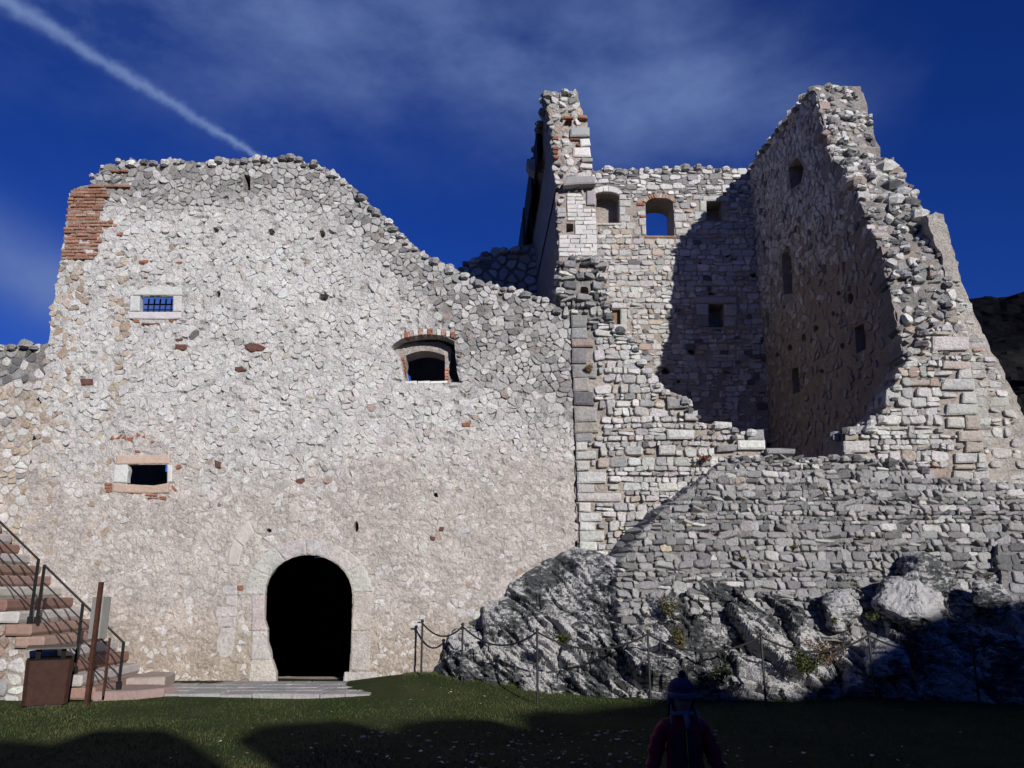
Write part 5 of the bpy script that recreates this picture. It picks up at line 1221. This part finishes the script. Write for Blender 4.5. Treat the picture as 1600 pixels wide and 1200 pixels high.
# ------------------------------------------------------------------ battlemented wall behind the viewer: throws the shadows on the lawn and the rock foot
YO = -9.0
def back_pt(px, py, Y=None):
    if Y is None: X, Y2_ = atZ(px, py, 0.0); z = 0.0
    else: (X, z), Y2_ = atY(px, py, Y), Y
    t = (Y2_ - YO) / SDIR.y; return (X - SDIR.x * t, z - SDIR.z * t)
prof = [back_pt(*p) for p in ((0, 1156), (103, 1164), (125, 1148), (150, 1140), (260, 1139), (300, 1157), (337, 1186), (353, 1197))]
x_end = prof[-1][0]
m2 = [back_pt(*p) for p in ((469, 1173), (437, 1151), (403, 1134), (450, 1129), (534, 1125), (575, 1136), (600, 1143), (612, 1142), (619, 1132), (669, 1125), (750, 1123), (794, 1132), (840, 1148), (908, 1156), (856, 1139), (809, 1117), (840, 1110), (894, 1112), (950, 1104), (1000, 1100))]
m3 = [back_pt(*p) for p in ((1070, 1066, 11.9), (1110, 1050, 11.9), (1160, 1078, 11.9), (1240, 1088, 11.8), (1330, 1038, 11.9), (1400, 992, 11.9), (1440, 966, 12.0), (1500, 946, 12.1), (1600, 930, 12.2), (1760, 900, 12.2))]
o_out = [(-30, 0), (-30, prof[0][1])] + prof + [(x_end + .1, 5.4), (m2[0][0] - .02, 5.4)] + m2 + m3 + [(m3[-1][0] + 25, m3[-1][1] + .4), (m3[-1][0] + 25, 0)]
cw = thing('castle_wall', (0, YO, 0), 'battlemented stone wall closing the courtyard behind the viewer', 'wall')
slab('wall_core', o_out, [], lambda u, v, h: (u, YO + h, v), .9, M_MORTAR, cw, lambda u, v: (.40, .37, .34), .6, None, rng, 0)
# ------------------------------------------------------------------ child standing in the shade in front
ck = thing('person', (1.055, 5.3, 0), 'child in a pink jacket and striped knitted hat, arms hanging, standing in deep shade', 'person')
CB = Vector((1.055, 5.3, gz(1.055, 5.3)))
def skinned(name, verts, edges, mat, parent, sub=2, root=0, smooth=True):
    me = bpy.data.meshes.new(name); me.from_pydata([tuple(CB + Vector(v[:3])) for v in verts], edges, []); o = bpy.data.objects.new(name, me); COL.objects.link(o)
    sk = o.modifiers.new('s', 'SKIN'); sk.use_smooth_shade = smooth
    lay = me.skin_vertices[0].data if me.skin_vertices else None
    for i, v in enumerate(verts):
        rr = v[3]; lay[i].radius = (rr, v[4] if len(v) > 4 else rr); lay[i].use_root = (i == root)
    ss = o.modifiers.new('d', 'SUBSURF'); ss.levels = sub; ss.render_levels = sub
    bpy.context.view_layer.update(); dg = bpy.context.evaluated_depsgraph_get(); m2_ = bpy.data.meshes.new_from_object(o.evaluated_get(dg))
    bpy.data.objects.remove(o); m2_.materials.clear(); m2_.materials.append(mat); m2_.polygons.foreach_set('use_smooth', [True] * len(m2_.polygons))
    r = bpy.data.objects.new(name, m2_); COL.objects.link(r); adopt(r, parent); return r
M_SKIN = plain_mat('skin', (.36, .20, .14), .55, 0, .05, 30, 0); M_JACK = plain_mat('pink_jacket', (.30, .010, .026), .8, 0, .12, 40, .2); M_DARK = plain_mat('dark_panel', (.02, .015, .022), .65, 0, .2, 40, .1)
M_TROU = plain_mat('dark_trousers', (.03, .03, .045), .8); M_BOOT = plain_mat('boot', (.06, .045, .05), .6); M_HAT1 = plain_mat('lavender_wool', (.17, .14, .16), .95, 0, .2, 120, .6); M_HAT2 = plain_mat('violet_wool', (.05, .035, .09), .95, 0, .2, 120, .6)
M_HAT3 = plain_mat('blue_violet_wool', (.065, .045, .085), .95, 0, .2, 120, .6); M_SCARF = plain_mat('pale_scarf', (.20, .19, .19), .95, 0, .15, 80, .4); M_ZIP = plain_mat('yellow_zip', (.38, .30, .04), .5); M_HAIR = plain_mat('brown_hair', (.03, .018, .011), .6, 0, .3, 80, .4)
M_EYE = plain_mat('eye', (.02, .015, .012), .2); M_LIP = plain_mat('lips', (.34, .13, .11), .5, 0, .05)
vs = [(0, 0, .46, .085, .07), (0, 0, .58, .082, .068), (0, 0, .70, .088, .07), (0, .005, .79, .05, .045), (0, 0, .83, .036), (0, -.008, .862, .052, .056), (0, -.006, .91, .067, .076), (0, .004, .965, .062, .070)]
es = [(i, i+1) for i in range(7)]
for s in (-1, 1):
    k = len(vs); vs += [(s*.105, 0, .765, .04), (s*.165, .012, .63, .032), (s*.205, -.02, .51, .022), (s*.212, -.032, .472, .020, .013)]; es += [(2, k), (k, k+1), (k+1, k+2), (k+2, k+3)]
    for f, (dx, dy, ln) in enumerate(((-.012, -.010, .040), (-.004, -.012, .045), (.004, -.010, .042), (.011, -.006, .034))):
        q = len(vs); vs += [(s*(.212 + dx), -.034 + dy*.3, .452, .0075), (s*(.212 + dx*1.2), -.036 + dy, .452 - ln*.5, .0068), (s*(.210 + dx*1.1), -.030 + dy*.4, .452 - ln, .0055)]; es += [(k+3, q), (q, q+1), (q+1, q+2)]
    q = len(vs); vs += [(s*.198, -.048, .470, .0085), (s*.194, -.058, .452, .0075)]; es += [(k+3, q), (q, q+1)]
    k = len(vs); vs += [(s*.055, 0, .42, .062), (s*.06, -.006, .25, .043), (s*.06, .012, .07, .03), (s*.062, -.07, .03, .024)]; es += [(0, k), (k, k+1), (k+1, k+2), (k+2, k+3)]
body = skinned('body', vs, es, M_SKIN, ck, 2)
# face: push a nose, brow and chin out of the head
for v in body.data.vertices:
    p = v.co - CB
    if p.z > .84 and p.y < -.03:
        v.co.y -= .016 * math.exp(-((p.x / .010) ** 2) - ((p.z - .898) / .014) ** 2) + .006 * math.exp(-((p.x / .03) ** 2) - ((p.z - .858) / .012) ** 2)
        for s in (-1, 1): v.co.y += .006 * math.exp(-(((p.x - s*.026) / .013) ** 2) - ((p.z - .916) / .010) ** 2)
def face_y(x, z):
    b = 0
    for v in body.data.vertices:
        p = v.co - CB
        if abs(p.x - x) < .014 and abs(p.z - z) < .014: b = min(b, p.y)
    return b
def ball(name, c, r, mat, parent, sq=(1, 1, 1), n=14):
    m = MB(); prof = [(max(.0006, r * math.sin(math.pi * k / 8)), -r * math.cos(math.pi * k / 8)) for k in range(9)]; m.lathe(prof, n)
    m.V = [(x * sq[0] + CB.x + c[0], y * sq[1] + CB.y + c[1], z * sq[2] + CB.z + c[2]) for x, y, z in m.V]; return m.obj(name, mat, parent, smooth=True)
for s in (-1, 1):
    ball('eye', (s*.026, face_y(s*.026, .915) + .004, .915), .0085, M_EYE, body, (1.2, .8, .75)); ball('ear', (s*.072, .008, .905), .018, M_SKIN, body, (.45, .8, 1.2))
ball('mouth', (0, face_y(0, .873) + .003, .873), .014, M_LIP, body, (1.2, .5, .35))
# jacket: torso, sleeves, collar and hem in one surface
jv = [(0, .005, .40, .135, .105), (0, .002, .52, .128, .10), (0, 0, .66, .118, .092), (0, .004, .755, .092, .078), (0, .006, .812, .062, .060), (0, .004, .838, .062, .062)]
je = [(i, i+1) for i in range(5)]
for s in (-1, 1):
    k = len(jv); jv += [(s*.105, .002, .752, .058), (s*.158, .012, .66, .055), (s*.178, .006, .58, .050), (s*.206, -.02, .50, .040), (s*.209, -.025, .488, .036)]; je += [(3, k), (k, k+1), (k+1, k+2), (k+2, k+3), (k+3, k+4)]
jacket = skinned('jacket', jv, je, M_JACK, ck, 2)
jm = jacket.data
for v in jm.vertices:      # soft creases in the padded cloth
    p = v.co - CB; v.co += v.normal * (.006 * math.sin(p.z * 95 + 3 * n2(p.x, p.z, 9, 2)) * (.35 + abs(p.x) * 4) + .007 * n2(p.x * 1.5 + p.y, p.z, 14, 5))
V = []; F = []; ix = {}
for p in jm.polygons:
    c = p.center - CB
    if p.normal.y < -.35 and abs(c.x) < .088 and .41 < c.z < .735 - .25 * abs(c.x):
        f = []
        for i in p.vertices:
            if i not in ix: q = jm.vertices[i]; ix[i] = len(V); V.append(tuple(q.co + q.normal * .005))
            f.append(ix[i])
        F.append(tuple(f))
if F: mesh_obj('front_panel', V, F, M_DARK, jacket, smooth=True)
def jy(z): return min((v.co.y - CB.y for v in jm.vertices if abs(v.co.x - CB.x) < .03 and abs(v.co.z - CB.z - z) < .03), default=-.1)
MB().tube([(CB.x + .002, CB.y + jy(z) - .008, CB.z + z) for z in (.42, .48, .54, .6, .66, .70, .735)], .004, 6).obj('zip', M_ZIP, jacket)
MB().box(CB.x + .05, CB.x + .085, CB.y + jy(.72) - .004 + .02, CB.y + jy(.72) + .024, CB.z + .727, CB.z + .731).obj('chest_piping', M_SCARF, jacket)
m = MB(); m.tube([(CB.x + .062 * math.cos(a), CB.y - .004 + .066 * math.sin(a), CB.z + .832 + .006 * math.sin(3 * a)) for a in [2 * math.pi * k / 16 for k in range(17)]], .014, 8); m.obj('scarf', M_SCARF, ck, smooth=True)
MB().tube([(CB.x + .004, CB.y - .078, CB.z + .828), (CB.x + .010, CB.y - .098, CB.z + .79), (CB.x + .008, CB.y - .108, CB.z + .752)], [.016, .019, .012], 8).obj('scarf_end', M_SCARF, ck, smooth=True)
# trousers and boots
tv = [(0, 0, .46, .10, .085)]; te = []
for s in (-1, 1):
    k = len(tv); tv += [(s*.057, 0, .40, .074), (s*.062, -.006, .25, .058), (s*.062, .01, .10, .05)]; te += [(0, k), (k, k+1), (k+1, k+2)]
skinned('trousers', tv, te, M_TROU, ck, 2)
for s in (-1, 1): skinned('boot', [(s*.062, .012, .14, .044), (s*.062, .014, .06, .043), (s*.063, -.03, .042, .040, .036), (s*.065, -.085, .036, .036, .030)], [(0, 1), (1, 2), (2, 3)], M_BOOT, ck, 2)
# knitted hat with pompom, ear flaps and cords; hair below it
HC = (CB.x, CB.y, CB.z)
def hatring(name, prof, mat, par):
    m = MB(); m.lathe(prof, 28); m.V = [(x * .98 + HC[0], y * 1.07 + HC[1], z + HC[2] + (.006 * y / .08)) for x, y, z in m.V]; return m.obj(name, mat, par, smooth=True)
hat = hatring('hat', [(.078, .916), (.086, .921), (.087, .945), (.084, .958), (.07, .958)], M_HAT1, ck)
hatring('hat_stripe', [(.07, .957), (.084, .958), (.083, .972), (.081, .976), (.06, .976)], M_HAT2, hat)
hatring('hat_crown', [(.06, .974), (.081, .976), (.076, .995), (.062, 1.014), (.040, 1.028), (.012, 1.034)], M_HAT3, hat)
m = MB(); g_ = random.Random(4)
for k in range(220):
    d = Vector((g_.gauss(0, 1), g_.gauss(0, 1), g_.gauss(0, 1))).normalized(); c = Vector(HC) + Vector((.012, .02, 1.048)); m.tube([c, c + d * .03 * g_.uniform(.8, 1.1)], [.003, .001], 4)
m.obj('pompom', M_HAT2, hat)
for s in (-1, 1):
    m = MB(); m.tube([(HC[0] + s*.073, HC[1] - .012, HC[2] + .935), (HC[0] + s*.075, HC[1] - .016, HC[2] + .90), (HC[0] + s*.070, HC[1] - .02, HC[2] + .875)], [.018, .014, .006], 10); m.obj('ear_flap', M_HAT2, hat, smooth=True)
    m = MB(); m.tube([(HC[0] + s*.070, HC[1] - .022, HC[2] + .876), (HC[0] + s*.080, HC[1] - .055, HC[2] + .83), (HC[0] + s*.088, HC[1] - .085, HC[2] + .78)], [.006, .006, .005], 6); m.obj('hat_cord', M_SCARF, hat)
m = MB()
for k in range(60):
    a = math.pi * (.02 + .96 * k / 59); x = .074 * math.cos(a); y = .080 * math.sin(a); m.tube([(HC[0] + x, HC[1] + y + .004, HC[2] + .94), (HC[0] + x * 1.1, HC[1] + y * 1.05, HC[2] + .88), (HC[0] + x * 1.15 + g_.uniform(-.01, .01), HC[1] + y * 1.0, HC[2] + .80 + g_.uniform(-.02, .03))], [.006, .006, .002], 5)
m.obj('hair', M_HAIR, ck, smooth=True)
